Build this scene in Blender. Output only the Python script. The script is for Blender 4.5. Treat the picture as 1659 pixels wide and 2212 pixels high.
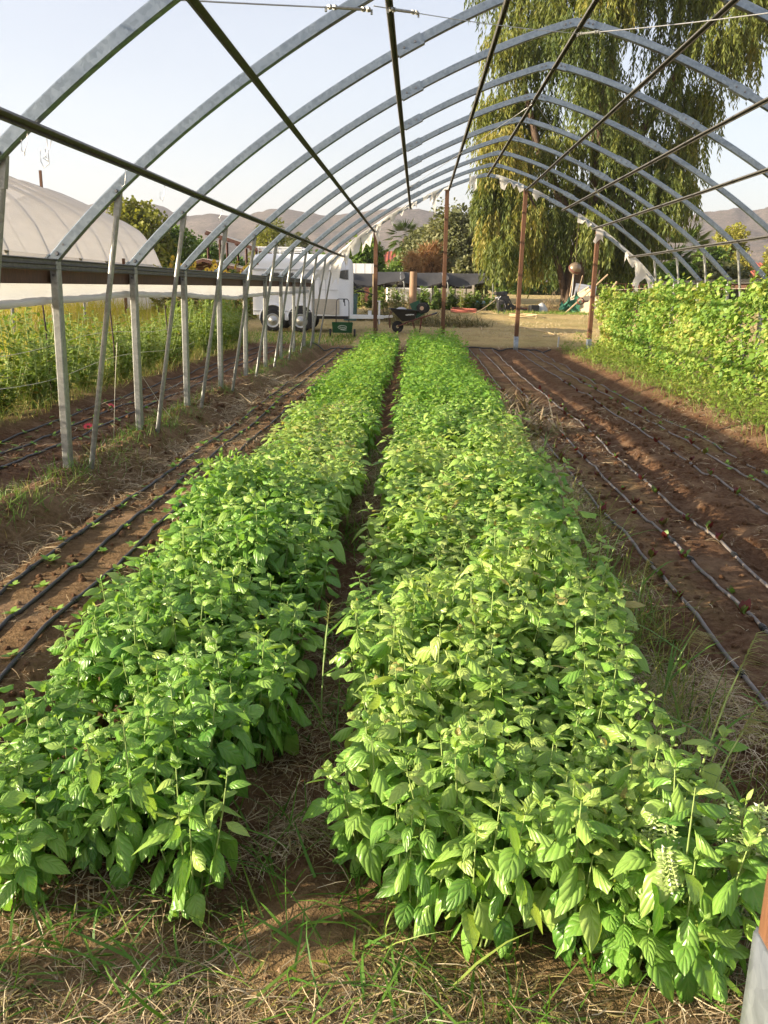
import bpy, bmesh, math, random
import numpy as np
from mathutils import Vector, Matrix
for o in list(bpy.data.objects): bpy.data.objects.remove(o)
SC = bpy.context.scene
COL = SC.collection
R = math.radians
rng = np.random.default_rng(7)
random.seed(7)

# ------------------------------------------------------------------ camera
CZ, S = 1.55, 1.83
PITCH, YAW, ROLL = .2538, .0346, .0170
cy, sy, cp, sp = math.cos(YAW), math.sin(YAW), math.cos(PITCH), math.sin(PITCH)
fw = Vector((-sy*cp, cy*cp, -sp)); r0 = Vector((cy, sy, 0)); u0 = r0.cross(fw)
cr, sr = math.cos(ROLL), math.sin(ROLL)
r2 = cr*r0 + sr*u0; u2 = -sr*r0 + cr*u0
cam = bpy.data.cameras.new('camera')
cam.sensor_fit = 'VERTICAL'; cam.sensor_height = 36; cam.lens = 36*1868.5/2212
cam.clip_start = .05; cam.clip_end = 9000
camo = bpy.data.objects.new('camera', cam); COL.objects.link(camo)
M4 = Matrix((( r2.x, u2.x, -fw.x, 0), (r2.y, u2.y, -fw.y, 0), (r2.z, u2.z, -fw.z, CZ), (0, 0, 0, 1)))
camo.matrix_world = M4
SC.camera = camo

# ------------------------------------------------------------------ light
SUN_EL, SUN_AZ = 14.8, (-.97, -.24)          # azimuth vector towards the sun (left, a little behind)
w = bpy.data.worlds.new('World'); SC.world = w; w.use_nodes = True
nt = w.node_tree; bg = nt.nodes['Background']
sky = nt.nodes.new('ShaderNodeTexSky'); sky.sky_type = 'NISHITA'; sky.sun_disc = False
sky.sun_elevation = R(SUN_EL); sky.sun_rotation = math.atan2(SUN_AZ[0], SUN_AZ[1])
sky.air_density = 1.0; sky.dust_density = 3.0; sky.ozone_density = 1.0; sky.altitude = 300
hzm = nt.nodes.new('ShaderNodeMix'); hzm.data_type = 'RGBA'; hzm.inputs[0].default_value = .60; 
stc = nt.nodes.new('ShaderNodeTexCoord'); smp = nt.nodes.new('ShaderNodeMapping'); smp.inputs['Scale'].default_value = (1.2, 1.2, 4); snz = nt.nodes.new('ShaderNodeTexNoise'); snz.inputs['Scale'].default_value = 1.6; snz.inputs['Detail'].default_value = 5
srp = nt.nodes.new('ShaderNodeValToRGB'); srp.color_ramp.elements[0].position = .3; srp.color_ramp.elements[0].color = (1.98, 1.91, 2.05, 1); srp.color_ramp.elements[1].position = .7; srp.color_ramp.elements[1].color = (2.22, 2.16, 2.26, 1)   # thin bright uneven haze over the sky
nt.links.new(stc.outputs['Generated'], smp.inputs[0]); nt.links.new(smp.outputs[0], snz.inputs[0]); nt.links.new(snz.outputs['Fac'], srp.inputs[0]); nt.links.new(srp.outputs[0], hzm.inputs[7])
nt.links.new(sky.outputs[0], hzm.inputs[6]); nt.links.new(hzm.outputs[2], bg.inputs[0]); bg.inputs[1].default_value = .13
sl = bpy.data.lights.new('sun', 'SUN'); sl.energy = 5.0; sl.angle = R(.6); sl.color = (1, .855, .63)
so = bpy.data.objects.new('sun', sl); COL.objects.link(so)
sd = Vector((SUN_AZ[0]*math.cos(R(SUN_EL)), SUN_AZ[1]*math.cos(R(SUN_EL)), math.sin(R(SUN_EL)))).normalized()
so.rotation_euler = sd.to_track_quat('Z', 'Y').to_euler()
SC.view_settings.view_transform = 'Standard'; SC.view_settings.look = 'None'
SC.view_settings.exposure = 1.58; SC.view_settings.gamma = 1
SC.cycles.use_denoising = True
SC.cycles.max_bounces = 8; SC.cycles.transparent_max_bounces = 8; SC.cycles.transmission_bounces = 6
SC.cycles.use_adaptive_sampling = True; SC.cycles.adaptive_threshold = .02

# ------------------------------------------------------------------ naming
def tag(o, label=None, cat=None, group=None, kind=None):
    if label: o['label'] = label
    if cat: o['category'] = cat
    if group: o['group'] = group
    if kind: o['kind'] = kind
    return o
def empty(name, loc=(0, 0, 0), rz=0, label=None, cat=None, group=None):
    o = bpy.data.objects.new(name, None); COL.objects.link(o)
    o.location = loc; o.rotation_euler = (0, 0, rz); o.empty_display_size = .1
    return tag(o, label, cat, group)
def link(name, me, parent=None, loc=None, rz=None):
    o = bpy.data.objects.new(name, me); COL.objects.link(o)
    if parent: o.parent = parent
    if loc is not None: o.location = loc
    if rz is not None: o.rotation_euler = (0, 0, rz)
    return o
def copy_tree(o, parent=None):
    c = o.copy(); COL.objects.link(c)
    if parent: c.parent = parent
    for ch in o.children: copy_tree(ch, c)
    return c

# ------------------------------------------------------------------ materials
def mat(name):
    m = bpy.data.materials.new(name); m.use_nodes = True
    n = m.node_tree; return m, n, n.nodes['Principled BSDF']
def N(n, t, **k):
    x = n.nodes.new(t)
    for a, b in k.items(): setattr(x, a, b)
    return x
def noise(n, scale, detail=4, rough=.6, coord='Object', stretch=None):
    tc = N(n, 'ShaderNodeTexCoord'); t = N(n, 'ShaderNodeTexNoise')
    t.inputs['Scale'].default_value = scale; t.inputs['Detail'].default_value = detail; t.inputs['Roughness'].default_value = rough
    if stretch:
        mp = N(n, 'ShaderNodeMapping'); mp.inputs['Scale'].default_value = stretch
        n.links.new(tc.outputs[coord], mp.inputs[0]); n.links.new(mp.outputs[0], t.inputs[0])
    else: n.links.new(tc.outputs[coord], t.inputs[0])
    return t.outputs['Fac']
def ramp(n, fac, stops):
    r = N(n, 'ShaderNodeValToRGB'); e = r.color_ramp.elements
    while len(e) < len(stops): e.new(.5)
    for i, (p, c) in enumerate(stops): e[i].position = p; e[i].color = (*c, 1) if len(c) == 3 else c
    n.links.new(fac, r.inputs[0]); return r.outputs[0]
def mixc(n, fac, a, b, mode='MIX'):
    m = N(n, 'ShaderNodeMix', data_type='RGBA', blend_type=mode)
    for i, v in ((0, fac), (6, a), (7, b)):
        if isinstance(v, (int, float)): m.inputs[i].default_value = v
        elif isinstance(v, tuple): m.inputs[i].default_value = (*v, 1)
        else: n.links.new(v, m.inputs[i])
    return m.outputs[2]
def math_(n, op, a, b=None):
    m = N(n, 'ShaderNodeMath', operation=op)
    for i, v in ((0, a), (1, b)):
        if v is None: continue
        if isinstance(v, (int, float)): m.inputs[i].default_value = v
        else: n.links.new(v, m.inputs[i])
    return m.outputs[0]
def bump(n, b, h, s=.3, d=.01):
    x = N(n, 'ShaderNodeBump'); x.inputs['Strength'].default_value = s; x.inputs['Distance'].default_value = d
    n.links.new(h, x.inputs['Height']); n.links.new(x.outputs[0], b.inputs['Normal']); return x.outputs[0]
def plain(name, c, rough=.6, metal=0, var=.15, scale=6, bmp=0, spec=.5, stretch=None):
    m, n, b = mat(name)
    f = noise(n, scale, stretch=stretch)
    lo = tuple(x*(1-var) for x in c); hi = tuple(min(1, x*(1+var)) for x in c)
    n.links.new(ramp(n, f, [(.3, lo), (.7, hi)]), b.inputs['Base Color'])
    b.inputs['Roughness'].default_value = rough; b.inputs['Metallic'].default_value = metal
    b.inputs['Specular IOR Level'].default_value = spec
    if bmp: bump(n, b, f, bmp, .01)
    return m
def leaf(name, stops, trans=.35, rough=.45, spec=.35, vein=False, rnd=.25, tcol=(1.15, 1.1, .55)):
    """foliage: colour by a per-leaf tint and a per-plant random, part of the light goes through"""
    m, n, b = mat(name)
    at = N(n, 'ShaderNodeAttribute', attribute_name='tint')
    oi = N(n, 'ShaderNodeObjectInfo')
    f = math_(n, 'ADD', at.outputs['Fac'], math_(n, 'MULTIPLY', math_(n, 'SUBTRACT', oi.outputs['Random'], .5), rnd))
    sc_ = N(n, 'ShaderNodeSeparateColor'); n.links.new(oi.outputs['Color'], sc_.inputs[0])
    f = math_(n, 'ADD', f, math_(n, 'SUBTRACT', sc_.outputs[0], 1))      # a plant's own shift, from its object colour
    c = ramp(n, f, stops)
    if vein:
        uv = N(n, 'ShaderNodeUVMap'); sx = N(n, 'ShaderNodeSeparateXYZ'); n.links.new(uv.outputs[0], sx.inputs[0])
        au = math_(n, 'ABSOLUTE', sx.outputs[0])
        ph = math_(n, 'SUBTRACT', math_(n, 'MULTIPLY', sx.outputs[1], 5.0), math_(n, 'MULTIPLY', au, 1.7))
        pp = math_(n, 'PINGPONG', ph, .5)
        side = math_(n, 'SMOOTH_MIN', math_(n, 'MULTIPLY', pp, 3), 1)
        mid = math_(n, 'MINIMUM', math_(n, 'MULTIPLY', au, 9), 1)
        h = math_(n, 'MULTIPLY', side, mid)
        c = mixc(n, math_(n, 'MULTIPLY', math_(n, 'SUBTRACT', 1, h), .16), c, (.42, .5, .16))
        nb = bump(n, b, h, .45, .004)
        sp_ = noise(n, 42, 3, .6); c = mixc(n, ramp(n, sp_, [(.75, (0, 0, 0)), (.80, (.7, .7, .7))]), c, (.36, .30, .09))
    n.links.new(c, b.inputs['Base Color'])
    b.inputs['Roughness'].default_value = rough; b.inputs['Specular IOR Level'].default_value = spec
    t = N(n, 'ShaderNodeBsdfTranslucent'); n.links.new(mixc(n, 1.0, c, tcol, 'MULTIPLY'), t.inputs[0])
    mx = N(n, 'ShaderNodeMixShader'); mx.inputs[0].default_value = trans
    n.links.new(b.outputs[0], mx.inputs[1]); n.links.new(t.outputs[0], mx.inputs[2])
    n.links.new(mx.outputs[0], n.nodes['Material Output'].inputs[0])
    return m

def galv(name, base=(.235, .275, .315), rough=.36, metal=.85):
    m, n, b = mat(name)
    tc = N(n, 'ShaderNodeTexCoord')
    v = N(n, 'ShaderNodeTexVoronoi'); v.inputs['Scale'].default_value = 38; n.links.new(tc.outputs['Object'], v.inputs[0])
    f = noise(n, 14, 6, .7); g = noise(n, 1.3, 3)
    c1 = ramp(n, f, [(.32, tuple(x*.86 for x in base)), (.70, tuple(min(1, x*1.12) for x in base))])
    sv = N(n, 'ShaderNodeSeparateColor'); n.links.new(v.outputs['Color'], sv.inputs[0]); c2 = mixc(n, .35, c1, ramp(n, sv.outputs[0], [(0, (.2, .2, .2)), (1, (.8, .8, .8))]), 'SOFT_LIGHT')
    c3 = mixc(n, ramp(n, g, [(.45, (0, 0, 0)), (.75, (.3, .3, .3))]), c2, tuple(x*1.1 for x in base))
    n.links.new(c3, b.inputs['Base Color'])
    n.links.new(math_(n, 'ADD', math_(n, 'MULTIPLY', f, .25), rough-.12), b.inputs['Roughness'])
    b.inputs['Metallic'].default_value = metal
    bump(n, b, g, .10, .004)
    return m
def woodm(name, a, b_, scale=(1, 1, 14), rough=.7):
    m, n, b = mat(name)
    f = noise(n, 5, 6, .65, stretch=scale); g = noise(n, 2.2, 3)
    c = ramp(n, f, [(.25, a), (.75, b_)])
    c = mixc(n, ramp(n, g, [(.5, (0, 0, 0)), (.8, (.5, .5, .5))]), c, tuple(x*.55 for x in a))
    n.links.new(c, b.inputs['Base Color']); b.inputs['Roughness'].default_value = rough
    bump(n, b, f, .35, .004); return m

MT = dict(
 galv=galv('galvanised_steel'), galv2=galv('galvanised_pipe', (.30, .305, .29), .45, .7),
 purlin=galv('purlin_steel', (.135, .128, .115), .55, .5),
 sleeve=galv('steel_sleeve', (.30, .325, .34), .40, .8),
 bolt=plain('bolt_steel', (.18, .18, .19), .4, .8),
 hip=woodm('hip_board_wood', (.042, .019, .011), (.125, .056, .033), (2.5, 14, 2.5)),
 post=woodm('stained_post_wood', (.070, .030, .014), (.165, .072, .030), (14, 14, 1)),
 log=woodm('weathered_log_wood', (.17, .095, .052), (.33, .205, .115), (8, 8, .6)),
 cable=plain('cable_steel', (.42, .42, .42), .4, .7),
 drip=plain('drip_pipe', (.035, .034, .036), .5, 0, .3, 20), dripg=plain('dusty_drip_pipe', (.15, .132, .125), .6, 0, .35, 9),
 black=plain('black_plastic', (.018, .018, .02), .4), blackmetal=plain('black_metal', (.03, .03, .032), .35, .3),
 rubber=plain('rubber', (.022, .021, .02), .85), chrome=plain('bright_rim_metal', (.42, .42, .41), .35, .6),
 white=plain('white_trailer_paint', (.78, .78, .80), .4, 0, .04, 2), whiteplain=plain('white_paint', (.8, .8, .78), .5, 0, .05),
 stone=plain('grey_guard_panel', (.42, .38, .32), .6, 0, .12, 5), glass=plain('dark_window', (.035, .038, .04), .12, 0, .1, spec=.7),
 redlens=plain('red_lens', (.42, .04, .03), .25), seam=plain('seam_grey', (.45, .45, .46), .6),
 green=plain('green_hopper_plastic', (.012, .075, .032), .35, 0, .15), logo=plain('pale_print', (.62, .70, .62), .5),
 bin=plain('blue_green_bin_plastic', (.055, .115, .11), .5, 0, .2), shade=plain('black_shade_cloth', (.022, .021, .023), .85, 0, .25, 3, .2),
 rust=plain('rusty_red_iron', (.13, .045, .032), .8, 0, .3, 9), beige=plain('beige_panel', (.60, .50, .33), .6, 0, .1, 3),
 sheet=plain('grey_corrugated_sheet', (.50, .51, .55), .45, .4, .08), pole=woodm('bare_pole_wood', (.40, .28, .16), (.62, .47, .30), (3, 3, 3)),
 hose=plain('tan_hose', (.50, .37, .20), .6), redhose=plain('red_hose', (.33, .09, .06), .7), greentarp=plain('green_netting', (.04, .17, .11), .8, 0, .35, 8, .4),
 shedwood=plain('dark_red_shed_wood', (.075, .03, .022), .8, 0, .25), shedroof=plain('translucent_roof_panel', (.50, .45, .38), .6, 0, .1),
 stucco=plain('tan_stucco', (.55, .42, .28), .9, 0, .08, 2), tile=plain('red_roof_tile', (.34, .09, .055), .8, 0, .25, 20, .5),
 bark=plain('grey_brown_bark', (.095, .062, .042), .9, 0, .35, 8, .6), stem=plain('green_stem', (.27, .36, .11), .6, 0, .3, 9), drystem=plain('dry_stem', (.34, .25, .12), .8, 0, .3),
 stake=plain('dark_stake', (.06, .035, .028), .8), twine=plain('pale_twine', (.62, .58, .44), .8), blueplastic=plain('blue_plastic', (.06, .22, .40), .5), orange=plain('orange_paint', (.45, .10, .03), .5),
 calyx=plain('pale_green_calyx', (.36, .46, .16), .6, 0, .25), petal_y=plain('yellow_petal', (.72, .47, .03), .6), seed=plain('brown_disc', (.10, .05, .02), .9), petal_r=plain('red_petal', (.60, .04, .06), .6), petal_w=plain('white_petal', (.72, .70, .58), .6),
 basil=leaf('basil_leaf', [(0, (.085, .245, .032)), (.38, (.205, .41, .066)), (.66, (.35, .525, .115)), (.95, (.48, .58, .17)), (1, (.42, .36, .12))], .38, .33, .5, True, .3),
 basilfar=leaf('basil_leaf_fine', [(0, (.10, .26, .035)), (.5, (.22, .40, .06)), (1, (.40, .49, .10))], .38, .5, .3),
 bean=leaf('bean_leaf', [(0, (.085, .20, .03)), (.4, (.20, .32, .055)), (.7, (.34, .40, .09)), (.9, (.48, .41, .12)), (1, (.36, .24, .09))], .34, .5, .3),
 weed=leaf('weed_leaf', [(0, (.09, .17, .025)), (.5, (.19, .28, .045)), (.85, (.28, .31, .06)), (1, (.36, .24, .07))], .38, .5, .3),
 grass=leaf('grass_blade', [(0, (.05, .14, .015)), (.5, (.12, .24, .03)), (.8, (.26, .31, .07)), (1, (.45, .37, .15))], .3, .5, .3),
 field=leaf('tall_yellow_grass', [(0, (.20, .24, .03)), (.5, (.36, .36, .05)), (1, (.50, .42, .10))], .35, .6, .2),
 straw=leaf('straw', [(0, (.22, .15, .085)), (.5, (.42, .33, .20)), (1, (.64, .56, .41))], .1, .7, .2),
 hay=leaf('cut_hay', [(0, (.12, .11, .04)), (.5, (.26, .22, .09)), (1, (.44, .35, .17))], .15, .7, .2),
 pepper=leaf('pepper_tree_leaf', [(0, (.035, .062, .020)), (.42, (.098, .135, .036)), (.74, (.205, .23, .052)), (1, (.34, .29, .08))], .36, .55, .25),
 greyleaf=leaf('grey_green_leaf', [(0, (.085, .10, .045)), (.5, (.17, .185, .09)), (1, (.28, .275, .15))], .3, .6, .2),
 midleaf=leaf('mid_green_leaf', [(0, (.06, .12, .025)), (.5, (.13, .21, .045)), (1, (.24, .31, .08))], .38, .55, .25),
 yelleaf=leaf('yellow_green_leaf', [(0, (.12, .15, .03)), (.5, (.25, .26, .05)), (1, (.40, .36, .09))], .38, .55, .25),
 brownleaf=leaf('dead_brown_leaf', [(0, (.25, .13, .06)), (.5, (.42, .25, .13)), (1, (.55, .37, .21))], .25, .7, .2),
 palm=leaf('palm_leaf', [(0, (.04, .075, .016)), (.5, (.09, .14, .03)), (1, (.18, .2, .06))], .2, .45, .35),
 beet=leaf('beet_leaf', [(0, (.14, .015, .022)), (.5, (.12, .03, .022)), (.75, (.12, .22, .04)), (1, (.18, .30, .05))], .3, .45, .35),
 sprout=leaf('sprout_leaf', [(0, (.12, .28, .04)), (1, (.28, .44, .08))], .3, .5, .3),
)

def sheet_mat(name, col, trans, alpha=1.0):
    m, n, b = mat(name)
    f = noise(n, 2.5, 5, .6, stretch=(1, .4, 2.5))
    c = ramp(n, f, [(.3, tuple(x*.93 for x in col)), (.7, col)])
    n.links.new(c, b.inputs['Base Color']); b.inputs['Roughness'].default_value = .45; b.inputs['Specular IOR Level'].default_value = .3
    t = N(n, 'ShaderNodeBsdfTranslucent'); n.links.new(c, t.inputs[0])
    mx = N(n, 'ShaderNodeMixShader'); mx.inputs[0].default_value = trans
    n.links.new(b.outputs[0], mx.inputs[1]); n.links.new(t.outputs[0], mx.inputs[2]); last = mx
    if alpha < 1:
        tr = N(n, 'ShaderNodeBsdfTransparent'); m2 = N(n, 'ShaderNodeMixShader'); m2.inputs[0].default_value = alpha
        n.links.new(tr.outputs[0], m2.inputs[1]); n.links.new(mx.outputs[0], m2.inputs[2]); last = m2
    n.links.new(last.outputs[0], n.nodes['Material Output'].inputs[0])
    bump(n, b, noise(n, 3, 4, .6, stretch=(1, .5, 2)), .8, .05)
    return m
MT['poly'] = sheet_mat('white_polythene', (.60, .60, .60), .30)
MT['tornpoly'] = sheet_mat('torn_polythene', (.85, .82, .76), .45, .9)
MT['tunnelpoly'] = sheet_mat('tunnel_polythene', (.80, .79, .82), .6, .88)

# ------------------------------------------------------------------ mesh builder
class MB:
    def __init__(s): s.v = []; s.f = []; s.m = []; s.uv = {}
    def add(s, vs, fs, m=0):
        k = len(s.v); s.v += [tuple(x) for x in vs]; s.f += [tuple(i+k for i in f) for f in fs]; s.m += [m]*len(fs)
    def box(s, c, d, m=0, rot=None):
        x, y, z = (q/2 for q in d); P = [(-x, -y, -z), (x, -y, -z), (x, y, -z), (-x, y, -z), (-x, -y, z), (x, -y, z), (x, y, z), (-x, y, z)]
        c = Vector(c)
        P = [c + ((rot @ Vector(p)) if rot else Vector(p)) for p in P]
        s.add(P, [(0, 3, 2, 1), (4, 5, 6, 7), (0, 1, 5, 4), (1, 2, 6, 5), (2, 3, 7, 6), (3, 0, 4, 7)], m)
    def sweep(s, pts, prof, up=(0, 0, 1), m=0, cap=True, radii=None):
        """prof: list of (side, up) offsets; path of points"""
        pts = [Vector(p) for p in pts]; n = len(prof); k = len(s.v); V = []
        for i, p in enumerate(pts):
            t = (pts[min(i+1, len(pts)-1)] - pts[max(i-1, 0)]).normalized()
            U = Vector(up); sd_ = t.cross(U)
            if sd_.length < 1e-4: sd_ = t.cross(Vector((1, 0, 0)))
            sd_.normalize(); uu = sd_.cross(t).normalized(); q = radii[i] if radii else 1
            V += [p + sd_*a*q + uu*b*q for a, b in prof]
        F = []
        for i in range(len(pts)-1):
            for j in range(n):
                a = i*n+j; b = i*n+(j+1) % n; F.append((a, b, b+n, a+n))
        if cap: F.append(tuple(range(n-1, -1, -1))); F.append(tuple(range((len(pts)-1)*n, len(pts)*n)))
        s.add(V, F, m)
    def tube(s, pts, r, n=8, m=0, radii=None):
        s.sweep(pts, [(math.cos(2*math.pi*i/n)*r, math.sin(2*math.pi*i/n)*r) for i in range(n)], (0.01, .02, 1), m, True, radii)
    def grid(s, P, m=0):
        a = len(P); b = len(P[0]); s.add([q for r_ in P for q in r_], [(i*b+j, i*b+j+1, (i+1)*b+j+1, (i+1)*b+j) for i in range(a-1) for j in range(b-1)], m)
    def disc(s, c, ax, r, n=20, m=0, thick=.0, r2=None):
        c = Vector(c); ax = Vector(ax).normalized(); t = ax.orthogonal().normalized(); b = ax.cross(t); r2 = r if r2 is None else r2
        A = [c+(t*math.cos(2*math.pi*i/n)+b*math.sin(2*math.pi*i/n))*r for i in range(n)]
        if thick:
            B = [c+ax*thick+(t*math.cos(2*math.pi*i/n)+b*math.sin(2*math.pi*i/n))*r2 for i in range(n)]
            s.add(A+B, [tuple(range(n-1, -1, -1)), tuple(range(n, 2*n))]+[(i, (i+1) % n, (i+1) % n+n, i+n) for i in range(n)], m)
        else: s.add(A, [tuple(range(n))], m)
    def lathe(s, c, ax, prof, n=20, m=0):
        c = Vector(c); ax = Vector(ax).normalized(); t = ax.orthogonal().normalized(); b = ax.cross(t); V = []
        for r, h in prof: V += [c+ax*h+(t*math.cos(2*math.pi*i/n)+b*math.sin(2*math.pi*i/n))*r for i in range(n)]
        F = [(i*n+j, i*n+(j+1) % n, (i+1)*n+(j+1) % n, (i+1)*n+j) for i in range(len(prof)-1) for j in range(n)]
        s.add(V, F, m)
    def mesh(s, name, mats, smooth=False):
        me = bpy.data.meshes.new(name); me.from_pydata(s.v, [], s.f)
        for m in (mats if isinstance(mats, (list, tuple)) else [mats]): me.materials.append(m)
        me.polygons.foreach_set('material_index', s.m)
        if smooth: me.polygons.foreach_set('use_smooth', [True]*len(s.f))
        me.update(); return me
    def build(s, name, mats, parent=None, smooth=False, bevel=0, loc=None):
        me = s.mesh(name, mats, smooth); o = link(name, me, parent, loc)
        if bevel:
            bm = bmesh.new(); bm.from_mesh(me); bmesh.ops.remove_doubles(bm, verts=bm.verts, dist=1e-5)
            bmesh.ops.bevel(bm, geom=list(bm.edges), offset=bevel, segments=2, affect='EDGES', profile=.5, clamp_overlap=True)
            bm.to_mesh(me); bm.free()
        return o

def npmesh(name, V, F, mats, tint=None, uv=None, smooth=False, midx=None):
    """V (n,3), F (m,k) all faces with the same k"""
    me = bpy.data.meshes.new(name); k = F.shape[1]; m = len(F)
    me.vertices.add(len(V)); me.vertices.foreach_set('co', np.ascontiguousarray(V, np.float32).ravel())
    me.loops.add(m*k); me.loops.foreach_set('vertex_index', np.ascontiguousarray(F, np.int32).ravel())
    me.polygons.add(m); me.polygons.foreach_set('loop_start', np.arange(0, m*k, k, dtype=np.int32))
    for q in (mats if isinstance(mats, (list, tuple)) else [mats]): me.materials.append(q)
    if midx is not None: me.polygons.foreach_set('material_index', midx.astype(np.int32))
    if smooth: me.polygons.foreach_set('use_smooth', np.ones(m, bool))
    me.update(calc_edges=True)
    if tint is not None:
        a = me.attributes.new('tint', 'FLOAT', 'POINT'); a.data.foreach_set('value', tint.astype(np.float32))
    if uv is not None:
        l = me.uv_layers.new(name='UVMap'); l.data.foreach_set('uv', uv[F.ravel()].astype(np.float32).ravel())
    me.validate(); return me

def frames(d, up_jit=None, roll=None):
    """rotation matrices (n,3,3) with columns x(side), y(along d), z(normal, as upward as possible), rolled about d"""
    d = d/np.linalg.norm(d, axis=1, keepdims=True)
    up = np.tile([0., 0, 1], (len(d), 1))
    if up_jit is not None: up = up + up_jit
    x = np.cross(d, up); l = np.linalg.norm(x, axis=1, keepdims=True); x = np.where(l < 1e-4, [[1, 0, 0]], x/np.maximum(l, 1e-6))
    z = np.cross(x, d)
    if roll is not None:
        c, s_ = np.cos(roll)[:, None], np.sin(roll)[:, None]; x, z = c*x+s_*z, c*z-s_*x
    return np.stack([x, d, z], 2)
def scatter(T, M, pos, scale):
    """instances of template (V,F,UV) -> V,F,UV"""
    TV, TF, TU = T; n = len(pos); k = len(TV)
    sc = scale if np.ndim(scale) == 2 else np.repeat(np.asarray(scale)[:, None], 3, 1)
    V = np.einsum('nij,nkj->nki', M, TV[None]*sc[:, None, :]) + pos[:, None, :]
    F = (TF[None] + (np.arange(n)*k)[:, None, None]).reshape(-1, TF.shape[1])
    return V.reshape(-1, 3), F, np.tile(TU, (n, 1))
def leaf_template(nx, ny, wid, droop=.28, fold=.25, edge=.5, peak=.8, tip=1.0):
    ts = np.linspace(0, 1, ny); xs = np.linspace(-1, 1, nx); V = []; U = []
    for t in ts:
        wv = wid*max(.0, math.sin(math.pi*t**peak))**.8*(1 if t < .98 else 0) + (.012 if t in (0,) else 0)
        for x in xs:
            a = abs(x)*wv
            V.append((x*wv, t, -droop*t*t + fold*a - edge*a*abs(x) )); U.append((x, t))
    F = [(i*nx+j, i*nx+j+1, (i+1)*nx+j+1, (i+1)*nx+j) for i in range(ny-1) for j in range(nx-1)]
    return np.array(V), np.array(F), np.array(U, float)
T_BASIL = leaf_template(5, 6, .28, .36, .85, 1.0, .78)
def warp(T, wav, curl):
    V, F, U = T; V = V.copy(); V[:, 2] += wav*np.sin(V[:, 1]*13+1)*U[:, 0]**2*np.sign(U[:, 0]+.01) + curl*V[:, 1]**3; V[:, 0] += .07*np.sin(V[:, 1]*3); return V, F, U
T_BASILB = warp(leaf_template(5, 6, .31, .25, .95, 1.0, .72), .05, -.35); T_BASILC = warp(leaf_template(5, 6, .24, .55, .4, 1.3, .85), .07, .25)
T_BASIL2 = leaf_template(3, 4, .28, .30, .35, .5, .80)
T_OVAL = leaf_template(3, 4, .34, .22, .3, .3, .75)
T_LANCE = leaf_template(3, 4, .13, .35, .3, .3, .85)
T_DIAM = (np.array([(0, 0, 0), (.5, .45, .0), (0, 1, -.1), (-.5, .45, .0)], float), np.array([(0, 1, 2, 3)]), np.array([(0, 0), (1, .5), (0, 1), (-1, .5)], float))
# bent three-segment blade; width 1, length 1 (scaled per instance)
T_BLADE = (np.array([(-.5, 0, 0), (.5, 0, 0), (-.42, .4, .0), (.42, .4, .0), (-.28, .75, -.06), (.28, .75, -.06), (0, 1, -.17), (.02, 1, -.17)], float),
           np.array([(0, 1, 3, 2), (2, 3, 5, 4), (4, 5, 7, 6)]), np.array([(-1, 0), (1, 0), (-1, .4), (1, .4), (-1, .75), (1, .75), (0, 1), (0, 1)], float))

T_STRAW = (np.array([(-.5, 0, 0), (.5, 0, 0), (.9, .33, .07), (1.9, .33, .07), (.2, .7, .09), (1.1, .7, .09), (-2, 1, 0), (-1.4, 1, 0)], float), T_BLADE[1], T_BLADE[2])
# ------------------------------------------------------------------ ground
def vnoise(x, y, seed=0):
    xi = np.floor(x).astype(np.int64); yi = np.floor(y).astype(np.int64); fx = x-xi; fy = y-yi
    def h(a, b):
        q = (a*374761393 + b*668265263 + seed*1442695041) & 0xffffffff
        q = ((q ^ (q >> 13))*1274126177) & 0xffffffff
        return ((q ^ (q >> 16)) & 0xffff)/65535.
    ux = fx*fx*(3-2*fx); uy = fy*fy*(3-2*fy)
    return (h(xi, yi)*(1-ux)+h(xi+1, yi)*ux)*(1-uy)+(h(xi, yi+1)*(1-ux)+h(xi+1, yi+1)*ux)*uy
def fbm(x, y, o=4, seed=0):
    a = 0; s_ = 1; t = 0
    for i in range(o): a = a+vnoise(x, y, seed+i)*s_; t += s_; s_ *= .5; x = x*2.03+5.1; y = y*2.03+1.7
    return a/t
PX = [-60, -12, -5, -4.3, -4.15, -3.95, -3.35, -3.15, -2.95, -2.72, -2.5, -2.32, -2.15, -1.55, -1.38, -1.2, -.62, -.45, -.28, .9, 1.08, 1.22, 1.95, 2.15, 2.35, 3.1, 3.28, 3.5, 3.75, 4.0, 5, 60]
PZ = [.05, .05, .08, .10, .03, .0, .0, -.04, .06, .14, .06, -.10, .01, .01, -.07, .0, .0, -.07, .0, .0, -.04, .015, .015, -.08, .01, .01, -.08, .03, .1, .08, .06, .06]
def zg(x, y, fine=True):
    x = np.asarray(x, float); y = np.asarray(y, float)
    a = np.interp(x + .05*(fbm(x*.0+y*.7, x*.5, 2, 3)-.5)*2, PX, PZ)
    far = np.interp(y, [23.2, 24.4, 28, 37, 50, 60, 100, 400], [0, .05, .17, .5, .62, .87, 1.2, 1.5])
    k = np.clip((y-22.9)/.9, 0, 1); k = k*k*(3-2*k)
    k0 = np.clip((1.9-y)/.6, 0, 1)
    z = a*(1-k)*(1-k0) + far + .0*k0
    if fine:
        near = np.clip((60-np.abs(x))/40, 0, 1)*np.clip((90-y)/40, 0, 1)
        z = z + near*((fbm(x*1.3, y*1.3, 3, 11)-.5)*.07 + (fbm(x*7, y*7, 3, 21)-.5)*.035*(1-.6*k))
    return z
def zg1(x, y): return float(zg(np.array([x]), np.array([y]))[0])

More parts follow.
